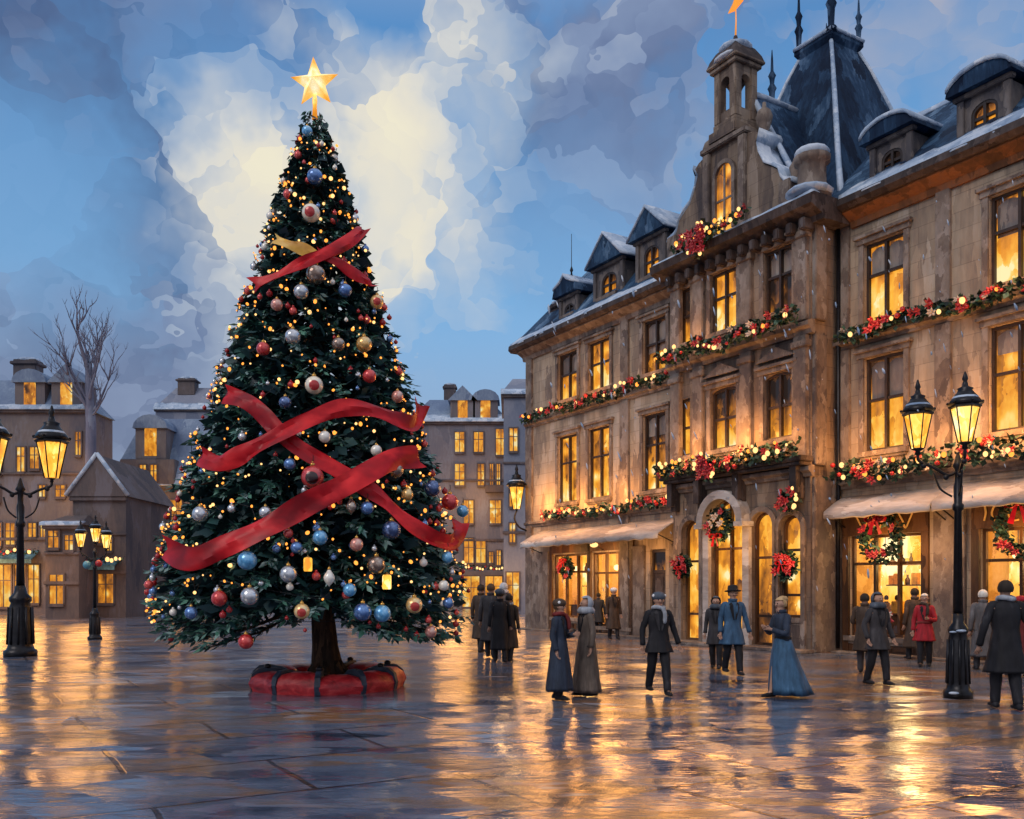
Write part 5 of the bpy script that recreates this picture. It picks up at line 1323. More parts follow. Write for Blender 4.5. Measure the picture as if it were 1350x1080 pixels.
def flower_mesh(mat, r=.085, petals=6):
    mb = MB()
    for i in range(petals):
        a = 2*PI*i/petals; d = Vector((math.cos(a), math.sin(a)*.55-.35, math.sin(a))); d.normalize()
        s = d.cross(Vector((0,1,0))).normalized()
        mb.add([Vector((0,0,0)), d*r*.7+s*r*.42, d*r*1.35+Vector((0,-.02,0)), d*r*.7-s*r*.42, d*r*.6+Vector((0,-.035,0))], [(0,1,4),(1,2,4),(2,3,4),(3,0,4)])
    mb.sphere((0,-.03,0), r*.3, 6, 5)
    me = mb.mesh('red_flower'); me.materials.append(mat); return me
tt = NT('petal_red'); nn_ = tt.noise(tt.coord('Object'), 12, 2); tt.bsdf(tt.ramp(nn_.outputs['Fac'], [(.3,(.28,.01,.02)),(.55,(.5,.025,.04)),(.75,(.65,.12,.10))]), .45); M['petal'] = tt.m
tt = NT('petal_cream'); tt.bsdf((.62,.5,.4), .5); M['petalw'] = tt.m
fl_me = flower_mesh(M['petal'], .10); flw_me = flower_mesh(M['petalw'], .085)
mb = MB(); mb.sphere((0,0,0), .075, 8, 6); ball_me = mb.mesh('red_ball'); ball_me.materials.append(M['berry'])
mb = MB(); mb.sphere((0,0,0), .055, 8, 6, (1,1,1.2)); gb_me = mb.mesh('bulb'); gb_me.materials.append(M['bulb_w'])
mb = MB(); mb.sphere((0,0,0), .05, 8, 6, (1,1,1.2)); gb2_me = mb.mesh('bulb'); gb2_me.materials.append(M['bulb'])
def garland(P, label, seed, red=1.0, lights=1.0, rad=.13, dens=12, dist=.12, grp='evergreen garlands on the large building'):
    """P: points in building coordinates"""
    r = random.Random(seed); pts = catmull([Vector(p) for p in P], 14)
    L = sum((b-a).length for a, b in zip(pts, pts[1:])); n = int(L/dist); out = []; acc = 0
    for a, b in zip(pts, pts[1:]):
        l = (b-a).length; acc += l
        while acc >= dist: acc -= dist; out.append(b)
    c = sum(out, Vector())/len(out)
    o = empty('garland', W2(*c), BR, label, 'garland', grp)
    loc = [p-c for p in out]
    leaves_mesh('greenery', o, loc, dens, rad, seed)
    for p in loc:
        j = lambda: Vector((r.uniform(-.08,.08), -rad*r.uniform(.5,1.1), r.uniform(-1,1.1)*rad))
        if r.random() < .26*red: inst('red_flower', fl_me, o, p+j(), r.uniform(.7,1.3), (0,r.random()*6,0))
        if r.random() < .16*red: inst('red_ball', ball_me, o, p+j(), r.uniform(.6,1.1))
        if r.random() < .10*red: inst('cream_flower', flw_me, o, p+j(), r.uniform(.7,1.2), (0,r.random()*6,0))
        if r.random() < .24*lights: inst('bulb', gb_me if r.random() < .6 else gb2_me, o, p+j()+Vector((0,-.02,.05)), r.uniform(.6,1.25))
    return o
def swag(x0, x1, y, z, n, dip=.16, amp=.05):
    P = []; m = n*4
    for k in range(m+1):
        u = k/m; P.append((x0+(x1-x0)*u, y, z-dip*math.sin(PI*((u*n)%1))+amp*math.sin(u*9)))
    return P
garland(swag(.05, 9.6, -.26, 8.72, 4, .12), 'long thin garland with red and cream dots below the top windows of the left wing', 31, .7, .8)
garland(swag(1.6, 9.7, -.28, 4.62, 4, .14), 'garland with warm bulbs above the left awning', 32, .75, 1.1)
garland(swag(BX0-.2, BX1-.1, BY-.5, 8.82, 3, .12), 'thick garland of red flowers and lights under the top windows of the gabled centre', 33, 1.3, 1.5, .19, 16)
garland(swag(BX0-.15, BX1+.05, BY-.55, 5.32, 3, .10), 'bushy balcony garland with red bows over the arched entrance', 34, 1.3, 1.7, .2, 18)
garland([(10.9,BY-.62,11.92),(11.6,BY-.66,11.95),(12.4,BY-.68,11.88),(13.3,BY-.66,11.95),(14.1,BY-.62,12.0)], 'short garland of lights on the cornice below the gable window', 35, .6, 2.2, .13, 9)
garland(swag(15.95, 25.5, -.30, 8.3, 4, .10), 'garland with red blooms below the top windows of the right wing', 36, 1.2, .6, .16, 14)
garland(swag(15.95, 19.2, -.40, 4.72, 1, .10), 'full garland of red and cream blooms above the right awning, left of the near lamp', 37, 1.5, 1.2, .22, 20)
garland(swag(19.5, 25.5, -.40, 4.8, 2, .12), 'full garland of red and cream blooms above the right awning, right of the near lamp', 38, 1.5, 1.2, .24, 20)
def spray(c, label, seed, n=16, rad=.34, cat='flower spray'):
    r = random.Random(seed); o = empty('flower_spray', W2(*c), BR, label, cat)
    leaves_mesh('greenery', o, [Vector((r.gauss(0,.5)*rad,0,r.gauss(0,.5)*rad)) for _ in range(14)], 8, .1, seed)
    for k in range(n):
        a = r.random()*6.28; q = rad*math.sqrt(r.random()); inst('red_flower', fl_me, o, (q*math.cos(a), -.1-.1*r.random(), q*math.sin(a)*.9), r.uniform(.8,1.5), (0,r.random()*6,0))
    for k in range(5):
        a = r.random()*6.28; q = rad*1.1; inst('bulb', gb_me, o, (q*math.cos(a), -.14, q*math.sin(a)), r.uniform(.7,1.1))
    return o
spray((12.3,BY-.72,11.75), 'large cluster of red flowers on the cornice below the gable window', 41, 22, .42)
spray((12.6,BY-.72,5.15), 'drooping red flower cluster in the middle of the balcony garland', 42, 16, .38)
spray((15.15,BY-.2,4.05), 'red and green cluster with lights on the wall right of the small arches', 43, 9, .33)
def bow(parent, c, s=.2):
    mb = MB()
    for sx in (-1,1):
        rows = []
        for k in range(9):
            a = 2*PI*k/8; p = Vector((sx*s*(.55-.5*math.cos(a)), -.03, s*.32*math.sin(a)))
            rows.append([Vector(c)+p+Vector((0,-.06,0)), Vector(c)+p+Vector((0,.06,0)), Vector(c)+p*.96+Vector((0,.06,.006)), Vector(c)+p*.96+Vector((0,-.06,.006))])
        mb.rings(rows, True, False)
        mb.add([Vector(c)+Vector((0,-.05,0)), Vector(c)+Vector((sx*s*.25,-.06,-s*.1)), Vector(c)+Vector((sx*s*.75,-.05,-s*1.3)), Vector(c)+Vector((sx*s*.35,-.03,-s*1.4))], [(0,1,2,3)])
    mb.sphere(Vector(c)+Vector((0,-.05,0)), s*.2, 8, 6); mb.build('bow', M['ribbon'], parent)
def wreath(c, R0, label, seed, redn=8, bz=1, thick=.09, white=0):
    r = random.Random(seed); o = empty('wreath', W2(*c), BR, label, 'wreath', 'wreaths on doors and windows')
    pts = [Vector((R0*math.cos(a), 0, R0*math.sin(a))) for a in [2*PI*k/26 for k in range(26)]]
    leaves_mesh('greenery', o, pts, 24, thick, seed, .13)
    for k in range(redn):
        a = r.random()*6.28; inst('red_flower', fl_me, o, (R0*math.cos(a)*r.uniform(.8,1.2), -thick-.03, R0*math.sin(a)*r.uniform(.8,1.2)), r.uniform(.7,1.2), (0,r.random()*6,0))
    for k in range(white): a = r.random()*6.28; inst('cream_flower', flw_me, o, (R0*math.cos(a)*.5, -thick-.06, R0*.5*math.sin(a)), 1.3, (0,r.random()*6,0))
    bow(o, (0, -thick-.06, R0*bz), R0*.62)
wreath((3.2,-.2,2.45), .30, 'small red and green wreath in the left shop window', 51, 9)
wreath((10.95,BY-.2,2.35), .24, 'red bowed wreath on the narrow arch left of the entrance', 52, 12, -.2)
wreath((12.68,BY-.3,3.55), .36, 'green wreath with cream and red flowers under the big entrance arch', 53, 4, -1, .11, 4)
wreath((15.03,BY-.2,2.3), .27, 'red bowed wreath hanging in the small arched window', 54, 12, .2)
wreath((17.35,-.34,2.95), .46, 'large oval wreath of red and green in the first right shop window', 55, 12, 1, .15)
wreath((20.95,-.34,3.0), .52, 'large brown and red wreath at the right edge in the second shop window', 56, 8, 1, .15)
# the lit bulbs on the garlands and sills wash the wall
for x, y, z, e in ((1.7,-.6,5.0,50),(4.0,-.6,5.0,70),(6.6,-.6,5.0,50),(9.2,-.6,5.0,24),(3.0,-.5,9.0,12),(5.0,-.5,9.0,18),(8.2,-.5,9.0,8),(11.5,BY-.65,5.75,46),(13.6,BY-.65,5.8,62),(15.35,BY-.6,5.7,26),(11.6,BY-.65,9.15,16),(14.6,BY-.65,9.2,8),(16.9,-.7,5.2,34),(18.9,-.7,5.2,34),(20.6,-.75,5.3,70),(22.5,-.7,5.3,34),(17.2,-.5,8.6,9),(20.6,-.5,8.6,14)):
    point('garland_light', W2(x,y-.1,z), e*2.7, .4, (1,.42,.10))
# light of the shops spilling out under the awnings
for x, y, z, e in ((3.2,-.7,1.6,20),(8.3,-.6,2.8,16),(10.2,BY-.5,2.8,16),(15.6,BY-.6,2.6,18),(18.8,-.7,2.6,18),(3.2,-.45,2.9,20),(5.8,-.45,2.9,20),(17.2,-.4,3.0,26),(21.0,-.4,3.0,30),(12.7,BY-.35,3.0,20),(14.0,BY-.3,3.0,12)):
    point('shop_light', W2(x,y-.1,z), e*2.4, .5, (1,.47,.13))

for x, y, z, e in ((-26,50,2.5,160),(-31,54,2.4,160),(-22,47,2.2,120),(-24,60,3.5,220),(-1,66,3,220),(-4.5,68,4,200),(-27,56.5,8,120),(-.2,60,3,120),(-33,56,3,200),(-25.5,65,7,120),(-3,72,9,120)):
    point('far_shop_light', (x,y,z), e*2.0, 1.3, (1,.44,.11))

for x, y, z in RL: point('shop_lamp_light', W2(x,y-.1,z), 100, .4, (1,.66,.28))
def far_garland(p0, p1, label, seed):
    r = random.Random(seed); a, b = Vector(p0), Vector(p1); c = (a+b)/2; n = int((b-a).length/.22)
    o = empty('garland', c, 0, label, 'garland', 'garlands on the far shops'); P = [a.lerp(b, i/n)-c+Vector((0,0,-.12*math.sin(PI*((i/n*3)%1)))) for i in range(n+1)]
    leaves_mesh('greenery', o, P, 7, .14, seed, .2)
    for p in P:
        if r.random() < .4: inst('bulb', gb_me, o, p+Vector((0,-.2,r.uniform(-.1,.12))), r.uniform(1.2,2.2))
        if r.random() < .25: inst('red_ball', ball_me, o, p+Vector((0,-.18,r.uniform(-.1,.1))), r.uniform(.9,1.4))
    return o
def fp(px, py, Y): return at(px, py, Y)
far_garland(fp(-40,727,56.7), fp(50,725,56.7), 'lit garland on the teal awning of the tall corner building at far left', 61)
far_garland(fp(100,737,50.9), fp(160,736,50.9), 'lit garland on the teal awning of the small gabled house', 62)
far_garland(fp(152,742,65.6), fp(235,742,65.6), 'lit garland along the shops of the blue roofed building left of the tree', 63)
far_garland(fp(600,748,73.5), fp(662,748,73.5), 'lit garland along the street right of the Christmas tree', 64)
# sleet: short slanting flakes drifting in front of the buildings
rs_ = random.Random(77); mb = MB()
for k in range(190):
    Y = rs_.uniform(8,19); px = rs_.uniform(720,1350); py = rs_.uniform(390-.33*(px-720)*.9,780)
    p = at(px, py, Y); L = rs_.uniform(.02,.11); d = Vector((rs_.uniform(.1,.5), rs_.uniform(-.2,.2), -1)).normalized()*L; r_ = rs_.uniform(.006,.013)
    mb.tube([p, p+d*.5, p+d], [r_*.4, r_, r_*.5], 5)
fs = mb.build('falling_snow', M['snow']); tag(fs, 'thin white streaks of sleet falling across the square', 'snow', None, 'stuff')
# ------------------------------------------------------------------ people
def hexm(name, c, rough=.75):
    t = NT(name); n = t.noise(t.coord('Object', (1,1,.22)), 11, 4, .6); n2 = t.noise(t.coord('Object', (1,1,.5)), 4, 3)
    f = t.math('ADD', t.math('MULTIPLY', n.outputs['Fac'], .6), t.math('MULTIPLY', n2.outputs['Fac'], .4))
    hi = tuple(min(1, x*2.3+.025) for x in c)  # pale streaks stand for wet sheen, painted into the cloth colour
    cc = t.ramp(f, [(.30, tuple(x*.4 for x in c)), (.47, c), (.58, tuple(x*1.4 for x in c)), (.70, hi)])
    t.bsdf(cc, rough, 0, n.outputs['Fac'], .5, .012, .35); return t.m
M['skin'] = plain('skin', (.42,.24,.17), .55, 0, .12, 12)
CLOTH = {}
def cloth(key):
    C = {'navy':(.022,.032,.055),'black':(.010,.010,.014),'char':(.035,.033,.038),'blue':(.035,.085,.16),'dress':(.04,.10,.18),'grey':(.10,.095,.10),'brown':(.055,.035,.025),
         'taupe':(.10,.078,.065),'red':(.32,.015,.025),'dkred':(.16,.02,.02),'slate':(.06,.075,.10),'pale':(.42,.44,.48),'white':(.62,.62,.63),'silver':(.30,.33,.38),'blond':(.42,.28,.14),
         'dark_hair':(.02,.014,.010),'white_hair':(.60,.57,.52),'tan':(.18,.12,.075),'brown_hair':(.07,.04,.022)}
    if key not in CLOTH: CLOTH[key] = hexm('cloth_'+key, C[key])
    return CLOTH[key]
def body_mesh(J):
    """one continuous body grown with the Skin modifier from connected joints"""
    V = []; E = []; RD = []
    def v(p, r, frm=None):
        V.append(Vector(p)); RD.append(r if hasattr(r,'__len__') else (r,r))
        if frm is not None: E.append((frm, len(V)-1))
        return len(V)-1
    pel = v(J['pelvis'], (.13,.10)); sp = v(J['spine'], (.12,.09), pel); ch = v(J['chest'], (.14,.10), sp); nb = v(J['neck'], .055, ch)
    h0 = v(J['head']+Vector((0,0,-.085)), .062, nb); h1 = v(J['head'], .088, h0); h2 = v(J['head']+Vector((0,.012,.055)), .084, h1); h3 = v(J['head']+Vector((0,.015,.10)), .05, h2)
    fd = J['face']                                    # direction of the face
    n0 = v(J['head']+fd*.088+Vector((0,0,-.005)), .016, h1); v(J['head']+fd*.108+Vector((0,0,-.022)), .010, n0)
    v(J['head']+fd*.075+Vector((0,0,-.088)), .022, h0)
    side = Vector((-fd.y, fd.x, 0))
    for s in (-1,1):
        e_ = v(J['head']+side*s*.088+Vector((0,0,-.01)), .014, h1); v(J['head']+side*s*.10+Vector((0,0,.01)), .010, e_)
    for k in ('l','r'):
        sh = v(J['sh'+k], .058, ch); el = v(J['el'+k], .043, sh); wr = v(J['wr'+k], .028, el)
        d = (J['wr'+k]-J['el'+k]).normalized(); pm = v(J['wr'+k]+d*.065, (.036,.018), wr)
        sd = d.cross(Vector((0,1,0)));
        if sd.length < .2: sd = d.cross(Vector((1,0,0)))
        sd.normalize(); cu = sd.cross(d).normalized()
        for q, (o_, L) in enumerate(((-.028,.062),(-.009,.072),(.010,.068),(.027,.052))):
            a = v(J['wr'+k]+d*(.10-.006*abs(q-1.4))+sd*o_, .0105, pm); b = v(V[a]+d*L*.55-cu*.012, .0095, a); v(V[b]+d*L*.35-cu*.026, .008, b)
        a = v(J['wr'+k]+d*.045-sd*.036, .012, pm); b = v(V[a]+d*.035-sd*.018-cu*.008, .0105, a); v(V[b]+d*.024-cu*.01, .009, b)
        hp = v(J['hp'+k], .088, pel); kn = v(J['kn'+k], .058, hp); an = v(J['an'+k], .038, kn)
        fdir = Vector((0,-1,0)); v(J['an'+k]+fdir*.10+Vector((0,0,-.045)), .034, an)
    me = bpy.data.meshes.new('b'); me.from_pydata(V, E, []); o = bpy.data.objects.new('b', me); col.objects.link(o)
    m = o.modifiers.new('s', 'SKIN'); m.use_smooth_shade = True; sub = o.modifiers.new('u', 'SUBSURF'); sub.levels = 1; sub.render_levels = 1
    if not me.skin_vertices:
        bm = bmesh.new(); bm.from_mesh(me); bm.verts.layers.skin.verify(); bm.to_mesh(me); bm.free()
    sv = me.skin_vertices[0].data
    for i, r in enumerate(RD): sv[i].radius = r; sv[i].use_root = (i == 0)
    dg = bpy.context.evaluated_depsgraph_get(); dg.update()
    out = bpy.data.meshes.new_from_object(o.evaluated_get(dg)); bpy.data.objects.remove(o); 
    return out
def ringz(c, rx, ry, n=20, fold=0, ph=0, rot=0):
    return [c+Vector((rx*(1+fold*math.sin(5*a+ph)+fold*.6*math.sin(9*a+ph*2))*math.cos(a), ry*(1+fold*math.sin(5*a+ph)+fold*.6*math.sin(9*a+ph*2))*math.sin(a), 0)) for a in [2*PI*i/n for i in range(n)]]
PEOPLE = []
def person(px, fpy, hpy, face, label, coat='navy', hem=.55, flare=.26, legs='black', head='hair', hairc='dark_hair', scarf=None, arms=None, stride=.12, woman=False, lean=0, skirt=None, hold=None, sway=(0,0), Y=None, belt=None, hatc=None):
    """face: heading in degrees, 0 looks at the viewer, 90 to the right, 180 away"""
    g = ground(px, fpy); H_ = EYE*(fpy-hpy)/(fpy-HY); hat_extra = {'hat':.07,'furhat':.05,'hood':.03,'bun':.06}.get(head,.0)
    S = max(.86, min(1.1, (H_-hat_extra)/1.75))
    o = empty('person', g, R(face), label, 'person', None); o.scale = (S,)*3
    sw = .165 if woman else .19
    ln = Vector((0,-lean,0))
    J = {'pelvis':Vector((0,0,.95)), 'spine':Vector((0,0,1.12))+ln*.4, 'chest':Vector((0,0,1.33))+ln*.8, 'neck':Vector((0,-.005,1.49))+ln, 'head':Vector((0,-.02,1.635))+ln*1.15, 'face':Vector((0,-1,0))}
    arms = arms or {}
    for k, s in (('l',1),('r',-1)):
        J['sh'+k] = Vector((s*sw,0,1.40))+ln*.9
        e, w = arms.get(k, ((s*.05,.03,-.28),(s*.02,-.05,-.25)))
        J['el'+k] = J['sh'+k]+Vector(e); J['wr'+k] = J['el'+k]+Vector(w)
        st_ = stride*(s if not woman else -s)
        J['hp'+k] = Vector((s*.09,0,.90)); J['kn'+k] = Vector((s*.095,-st_*.5-.02,.49)); J['an'+k] = Vector((s*.095,-st_+.05*(st_ < 0),.09+(.04 if st_ < -.15 else 0)))
    me = body_mesh(J); me.name = 'body'; me.materials.clear(); me.materials.append(M['skin']); link(bpy.data.objects.new('body', me), o)
    hd = J['head']
    for s in (-1,1):
        mb = MB(); mb.sphere(hd+Vector((s*.031,-.083,.012)), .0115, 8, 6); mb.build('eye', cloth('black'), o)
    mb = MB(); mb.tube([hd+Vector((-.022,-.082,-.058)), hd+Vector((0,-.09,-.056)), hd+Vector((.022,-.082,-.058))], [.004,.007,.004], 6); mb.build('mouth', cloth('dkred'), o)
    rp = random.Random(px)
    ph = rp.random()*6
    # coat: torso, skirt of the coat and sleeves
    mb = MB(); rows = []
    fr = [(1.505,.062,.062,0),(1.485,.085,.075,0),(1.46,.125,.09,0),(1.43,sw-.02,.105,0),(1.39,sw+.005,.12,.01),(1.3,sw+.01,.132,.015),(1.2,sw-.005,.126,.02),(1.07,.15 if woman else .17,.12,.025)]
    if skirt: fr += [(1.0,.165,.125,0)]
    else:
        for k in range(5):
            u = k/4; z = .95+(hem-.95)*u; fr.append((z, .185+(flare-.185)*u, .14+(flare*.78-.14)*u, .03+.05*u))
    fr2 = []
    for (a_, b_) in zip(fr, fr[1:]): fr2 += [tuple(x+(y-x)*u_ for x, y in zip(a_, b_)) for u_ in (0,.34,.67)]
    for z, rx, ry, fo in fr2+[fr[-1]]:
        lz = max(0, min(1, (z-.95)/.55)); c = Vector((sway[0]*max(0,1-z), sway[1]*max(0,1-z)-lean*lz*.9, z)); rows.append([p_+(p_-c).normalized()*(.012*noise.noise((p_.x*9+px,p_.y*9,z*5))+.010*noise.noise((p_.x*22,p_.y*22+px,z*7)))*min(1,(1.52-z)*8) for p_ in ringz(c, rx, ry, 30, fo, ph)])
    rows.append([v+Vector((0,0,.03)) for v in [c+(p-c)*.9 for p in rows[-1]]])
    mb.rings(rows[::-1], True, True)
    for k in ('l','r'):
        P = catmull([J['sh'+k]*Vector((.62,1,1)).x if False else Vector((J['sh'+k].x*.60, J['sh'+k].y, J['sh'+k].z+.03)), Vector((J['sh'+k].x*.93, J['sh'+k].y, J['sh'+k].z+.005)), J['sh'+k].lerp(J['el'+k],.45), J['el'+k], J['wr'+k]], 4); n = len(P)
        mb.tube(P, [(.05+.018*min(1,i/4) if i < 5 else .068-.024*(i-4)/(n-5))+(.006 if i == n-1 else 0)+.0035*math.sin(i*2.2) for i in range(n)], 12)
    mb.build('coat' if not skirt else 'bodice', cloth(coat), o)
    if not skirt:
        def front(x, z): return -(.132+(.03*max(0,(.95-z)/.5)) if z > 1.1 else .13+.05*max(0,(1.05-z)/.6))*math.sqrt(max(.05, 1-(x/.2)**2))-lean*max(0,min(1,(z-.95)/.55))*.9-.012
        for s_ in (-1,1):
            mb = MB(); P = [(.012,1.12),(.03,1.12),(.10,1.36),(.085,1.40),(.105,1.43),(.06,1.47),(.03,1.42)]
            vs = [Vector((s_*x, front(x,z)*(1 if z < 1.38 else max(.55, 1-(z-1.38)*4)), z)) for x, z in P]; vs += [v+Vector((0,.02,0)) for v in vs]; n_ = len(P)
            mb.add(vs, [tuple(range(n_)), tuple(range(2*n_-1,n_-1,-1))]+[(i,n_+i,n_+(i+1)%n_,(i+1)%n_) for i in range(n_)]); mb.build('lapel', cloth('black' if coat != 'black' else 'char'), o)
    mb = MB(); mb.lathe([(.062,1.47),(.085,1.475),(.098,1.53),(.088,1.545),(.07,1.52)], Vector((0,-lean*.95,0)), 16); mb.build('collar', cloth(coat), o)
    if skirt:
        rows = []
        for k in range(9):
            u = k/8; z = 1.05+(.06-1.05)*u; rr = .15+.23*u**.85
            c = Vector((sway[0]*u**1.6, sway[1]*u**1.6, z)); rows.append(ringz(c, rr, rr*.88, 28, .11*u, ph))
        rows.append([c+(p-c)*.93+Vector((0,0,.03)) for p in rows[-1]])
        mb = MB(); mb.rings(rows[::-1]); mb.build('skirt', cloth(skirt), o)
        mb = MB(); mb.lathe([(.155,1.02),(.172,1.03),(.172,1.07),(.155,1.08)], n=18, sy=.78); mb.build('belt', cloth('black'), o)
    else:
        mb = MB()
        for k in ('l','r'):
            P = catmull([J['hp'+k], J['hp'+k].lerp(J['kn'+k],.5), J['kn'+k], J['kn'+k].lerp(J['an'+k],.55), J['an'+k]+Vector((0,0,-.02))], 3); n = len(P)
            mb.tube(P, [.105-.045*i/(n-1)+.004*math.sin(i*1.9) for i in range(n)], 12)
        mb.build('trousers' if not woman else 'stockings', cloth(legs), o)
    for k in ('l','r'):
        a = J['an'+k]; mb = MB()
        prof = []
        for (dy, rz_, rx_, zz) in ((.075,.035,.036,.0),(.03,.055,.046,.02),(-.04,.045,.048,.01),(-.12,.034,.05,0),(-.17,.026,.042,-.004),(-.2,.012,.024,-.01)):
            zc = a.z-.045+zz; prof.append([Vector((a.x+rx_*math.cos(q), a.y+dy, max(a.z-.088, zc+rz_*math.sin(q)))) for q in [2*PI*i/10 for i in range(10)]])
        mb.rings(prof); mb.build('shoe', cloth('black'), o)
    def cap(name, mat, keep, sc=(1.16,1.2,1.14), off=(0,.012,.018), r=.099):
        b = bmesh.new(); bmesh.ops.create_uvsphere(b, u_segments=18, v_segments=12, radius=r)
        for v_ in b.verts: v_.co = Vector((v_.co.x*sc[0]*.88, v_.co.y*sc[1]*.95, v_.co.z*sc[2]))*(1+.03*noise.noise(v_.co*30+Vector((px,0,0))))
        bmesh.ops.delete(b, geom=[v_ for v_ in b.verts if not keep(v_.co)], context='VERTS')
        m_ = MB(); m_.bm(b, Matrix.Translation(hd+Vector(off)), True); return m_.build(name, mat, o)
    hair_keep = lambda c: c.y > -.035 or c.z > .052
    if head in ('hair','hat','furhat','bun','long'): 
        cap('hair', cloth(hairc), (lambda c: (c.y > -.03 and c.z > -.075-(.3 if head == 'long' else 0)) or c.z > .05))
        if head == 'bun': mb = MB(); mb.sphere(hd+Vector((0,.10,.09)), .055, 12, 8); mb.sphere(hd+Vector((0,.05,.10)), .07, 12, 8, (1.2,1,.7)); mb.build('hair_bun', cloth(hairc), o)
        if head == 'long': mb = MB(); mb.tube(catmull([hd+Vector((0,.08,.0)), hd+Vector((0,.11,-.12)), hd+Vector((0,.13,-.26))],5), [.09,.09,.088,.086,.085,.082,.08,.075,.065,.05,.03], 10); mb.build('back_hair', cloth(hairc), o)
    if head == 'hat':
        mb = MB(); c = hd+Vector((0,.012,.065)); mb.lathe([(0,.0),(.165,-.012),(.172,-.002),(.16,.006),(.108,.012),(.103,.07),(.094,.105),(.05,.118),(0,.108)], c, 20, Matrix.Rotation(R(-6),4,'X')); mb.build('hat', cloth(hatc or 'black'), o)
    if head == 'furhat':
        mb = MB(); mb.sphere(hd+Vector((0,.015,.07)), .125, 16, 10, (1,1,.68)); mb.build('hat', cloth(hatc or 'brown'), o)
        for s in (-1,1): mb = MB(); mb.sphere(hd+Vector((s*.1,-.03,.085)), .028, 8, 6); mb.build('hat_trim', cloth('white'), o)
    if head == 'hood':
        cap('hood', cloth(hatc or coat), (lambda c: c.y > -.045 or c.z > .075), (1.42,1.42,1.38), (0,.02,.01))
        mb = MB(); mb.lathe([(.09,-.15),(.155,-.17),(.16,-.11),(.125,-.06),(.10,-.05)], hd+Vector((0,.015,0)), 16); mb.build('hood_cape', cloth(hatc or coat), o)
        cap('hair', cloth(hairc), (lambda c: c.z > .055 or c.y > .0), (1.1,1.12,1.1))
    if scarf:
        mb = MB(); P = [Vector((.095*math.cos(a), .09*math.sin(a)-lean*.95, 1.515+.012*math.sin(a*2))) for a in [2*PI*i/14 for i in range(15)]]; mb.tube(P, .036, 8)
        mb.tube(catmull([Vector((.05,-.10,1.51)), Vector((.07,-.155,1.40)), Vector((.06,-.165,1.24))],5), [.036]*9+[.03,.02], 8); mb.build('scarf', cloth(scarf), o)
    if belt: mb = MB(); mb.lathe([(.178,1.04),(.192,1.045),(.192,1.09),(.178,1.095)], n=20, sy=.72); mb.build('belt', cloth(belt), o)
    PEOPLE.append((o, J, S)); return o, J, S
def hand_world(o, J, S, k):
    return Matrix.Translation(o.location) @ Matrix.Rotation(o.rotation_euler.z,4,'Z') @ Vector((J['wr'+k]+(J['wr'+k]-J['el'+k]).normalized()*.10)*S)
UP = ((.06,-.06,-.27),(-.14,-.19,.03))                # forearm folded across the front
UPr = ((-.06,-.06,-.27),(.14,-.19,.03))
# group behind the tree on the right
person(634, 860, 771, 150, 'dark brown figure nearest the tree in the far group', 'brown', .35, .25, 'black', 'hair', 'dark_hair')
person(647, 867, 770, 170, 'tall figure in a dark coat with a pale shoulder strap in the far group', 'char', .4, .25, 'black', 'hair', 'brown_hair')
person(659, 873, 775, 190, 'figure in black with a bluish cap in the middle of the far group', 'black', .3, .24, 'black', 'furhat', 'dark_hair', hatc='slate')
person(671, 872, 784, 160, 'shorter figure with a silvery scarf at the right end of the far group', 'brown', .35, .25, 'black', 'hair', 'dark_hair', 'silver')
person(664, 850, 768, 200, 'grey hooded figure standing behind the far group', 'grey', .3, .25, 'char', 'hood', 'white_hair', hatc='pale')
# talking pair
person(737, 923, 788, 62, 'woman in a long navy coat and fur hat turned to her companion', 'navy', .17, .30, 'black', 'furhat', 'brown_hair', 'dkred', {'l':UP,'r':((-.05,.02,-.28),(.02,-.06,-.24))}, .05, True)
person(773, 918, 785, -70, 'person in a long taupe grey cloak with pale hood, facing the woman in navy', 'taupe', .08, .32, 'black', 'hood', 'white_hair', None, {'r':UPr}, .04, True, hatc='silver')
# small people by the left shop
person(789, 836, 782, 170, 'small dark figure at the left shop window', 'char', .5, .25, 'black', 'hair', 'dark_hair', stride=.1)
person(809, 843, 774, 15, 'small figure with a white cap in front of the left shop', 'brown', .35, .26, 'black', 'furhat', 'dark_hair', hatc='white')
# single walkers
person(868, 916, 779, 8, 'man in black with a pale blue scarf and grey cap walking toward the viewer', 'black', .74, .25, 'black', 'furhat', 'dark_hair', 'silver', {'l':((.10,.04,-.27),(.08,-.03,-.25)),'r':((-.08,.05,-.28),(.0,-.02,-.26))}, .22, hatc='slate')
person(944, 882, 789, -20, 'short companion in a dark coat left of the man in blue', 'char', .6, .23, 'black', 'hood', 'dark_hair', hatc='slate')
person(966, 890, 771, 5, 'man in a blue overcoat with a black brimmed hat', 'blue', .62, .26, 'black', 'hat', 'dark_hair', None, {'l':((.09,.02,-.28),(.07,-.02,-.26))}, .16)
person(1032, 920, 783, -68, 'blonde woman in a long blue dress walking left with folded arms', 'navy', .9, .2, 'black', 'bun', 'blond', None, {'l':((.05,-.09,-.26),(-.13,-.18,.06)),'r':((-.05,-.09,-.26),(.13,-.18,.08))}, .18, True, .03, 'dress', sway=(.02,.16))
o14 = person(1140, 888, 783, 155, 'person in a brown coat close behind the man in the grey hood', 'brown', .5, .25, 'char', 'hair', 'dark_hair', None, {'l':UP,'r':((-.12,-.08,-.24),(-.06,-.18,-.05))})
person(1157, 903, 780, 20, 'man in a dark coat with a blue grey hood before the lit shop window', 'char', .68, .25, 'black', 'hood', 'dark_hair', None, {'l':((.1,.03,-.27),(.04,-.08,-.24)),'r':((-.1,.03,-.27),(.02,-.08,-.24))}, .14, hatc='slate')
person(1206, 870, 776, 185, 'dark haired person directly behind the woman in red', 'brown', .3, .27, 'black', 'hair', 'dark_hair')
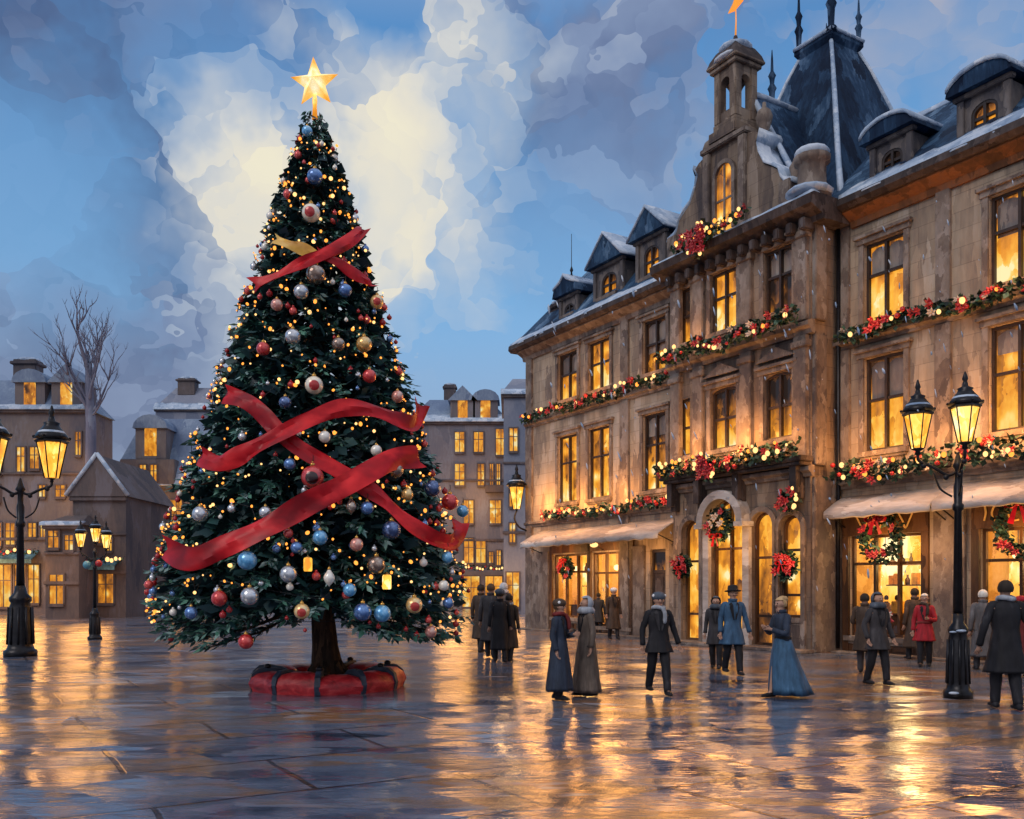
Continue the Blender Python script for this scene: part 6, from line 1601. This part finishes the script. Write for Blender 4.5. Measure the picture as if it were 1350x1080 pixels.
person(1219, 879, 783, -25, 'white haired woman in a red coat with a brown shawl', 'red', .62, .25, 'black', 'long', 'white_hair', 'brown', {'l':UP,'r':((-.07,.03,-.28),(-.02,-.05,-.25))}, .1, True, belt='dkred')
person(1184, 858, 790, 180, 'small dark haired figure looking into the shop window between the two hoods', 'tan', .35, .25, 'char', 'hair', 'dark_hair')
person(1170, 857, 788, 175, 'figure in black with bare head looking into the shop window', 'black', .5, .25, 'black', 'hair', 'dark_hair')
o20 = person(1296, 884, 778, 170, 'grey haired person in a grey coat right of the near street lamp', 'grey', .3, .27, 'char', 'hair', 'white_hair', None, {'r':((-.08,.02,-.28),(-.04,-.05,-.25))})
person(1280, 870, 800, 190, 'short figure in brown just behind the near street lamp', 'brown', .2, .26, 'black', 'hair', 'brown_hair')
o21 = person(1326, 935, 766, 172, 'tall man in a long black coat seen from behind at the right edge', 'black', .50, .27, 'black', 'hair', 'dark_hair', 'silver', {'l':((.10,.03,-.28),(.03,-.09,-.25)),'r':((-.10,.03,-.28),(-.03,-.09,-.25))}, .12)
person(1346, 893, 784, 200, 'person in a red cap at the far right, half hidden by the man in black', 'dkred', .3, .27, 'black', 'furhat', 'dark_hair', hatc='red')
# things they carry
hp = hand_world(*o14, 'r')
o = empty('bouquet', hp+Vector((0,0,.02)), 0, 'small bunch of red and white flowers held in front of the first right shop', 'bouquet')
for k in range(9): inst('red_flower', fl_me if k % 3 else flw_me, o, (rnd.uniform(-.11,.11), rnd.uniform(-.08,.05), rnd.uniform(.02,.2)), rnd.uniform(.7,1.1), (0,rnd.random()*6,0))
mb = MB(); mb.lathe([(0,-.16),(.02,-.16),(.03,-.02),(.09,.08),(.07,.09),(0,.05)], n=12); mb.build('wrapping', cloth('white'), o)
hp = hand_world(*o20, 'r')
bg_ = empty('gift_bag', hp+Vector((.0,-.03,-.42)), .3, 'red and white shopping bag carried between the near lamp and the man in black', 'bag')
mb = MB(); mb.bev(-.13,.13,-.06,.06,0,.34,.01); mb.build('bag_body', M['berry'], bg_)
mb = MB(); mb.bev(-.132,.132,-.063,.063,.12,.2,.004); mb.build('band', cloth('white'), bg_)
for s in (-.055,.055): mb = MB(); mb.tube(catmull([Vector((-.06,s,.335)),Vector((-.035,s*.4,.42)),Vector((.035,s*.4,.42)),Vector((.06,s,.335))],5), .006, 5); mb.build('handle', cloth('white'), bg_)
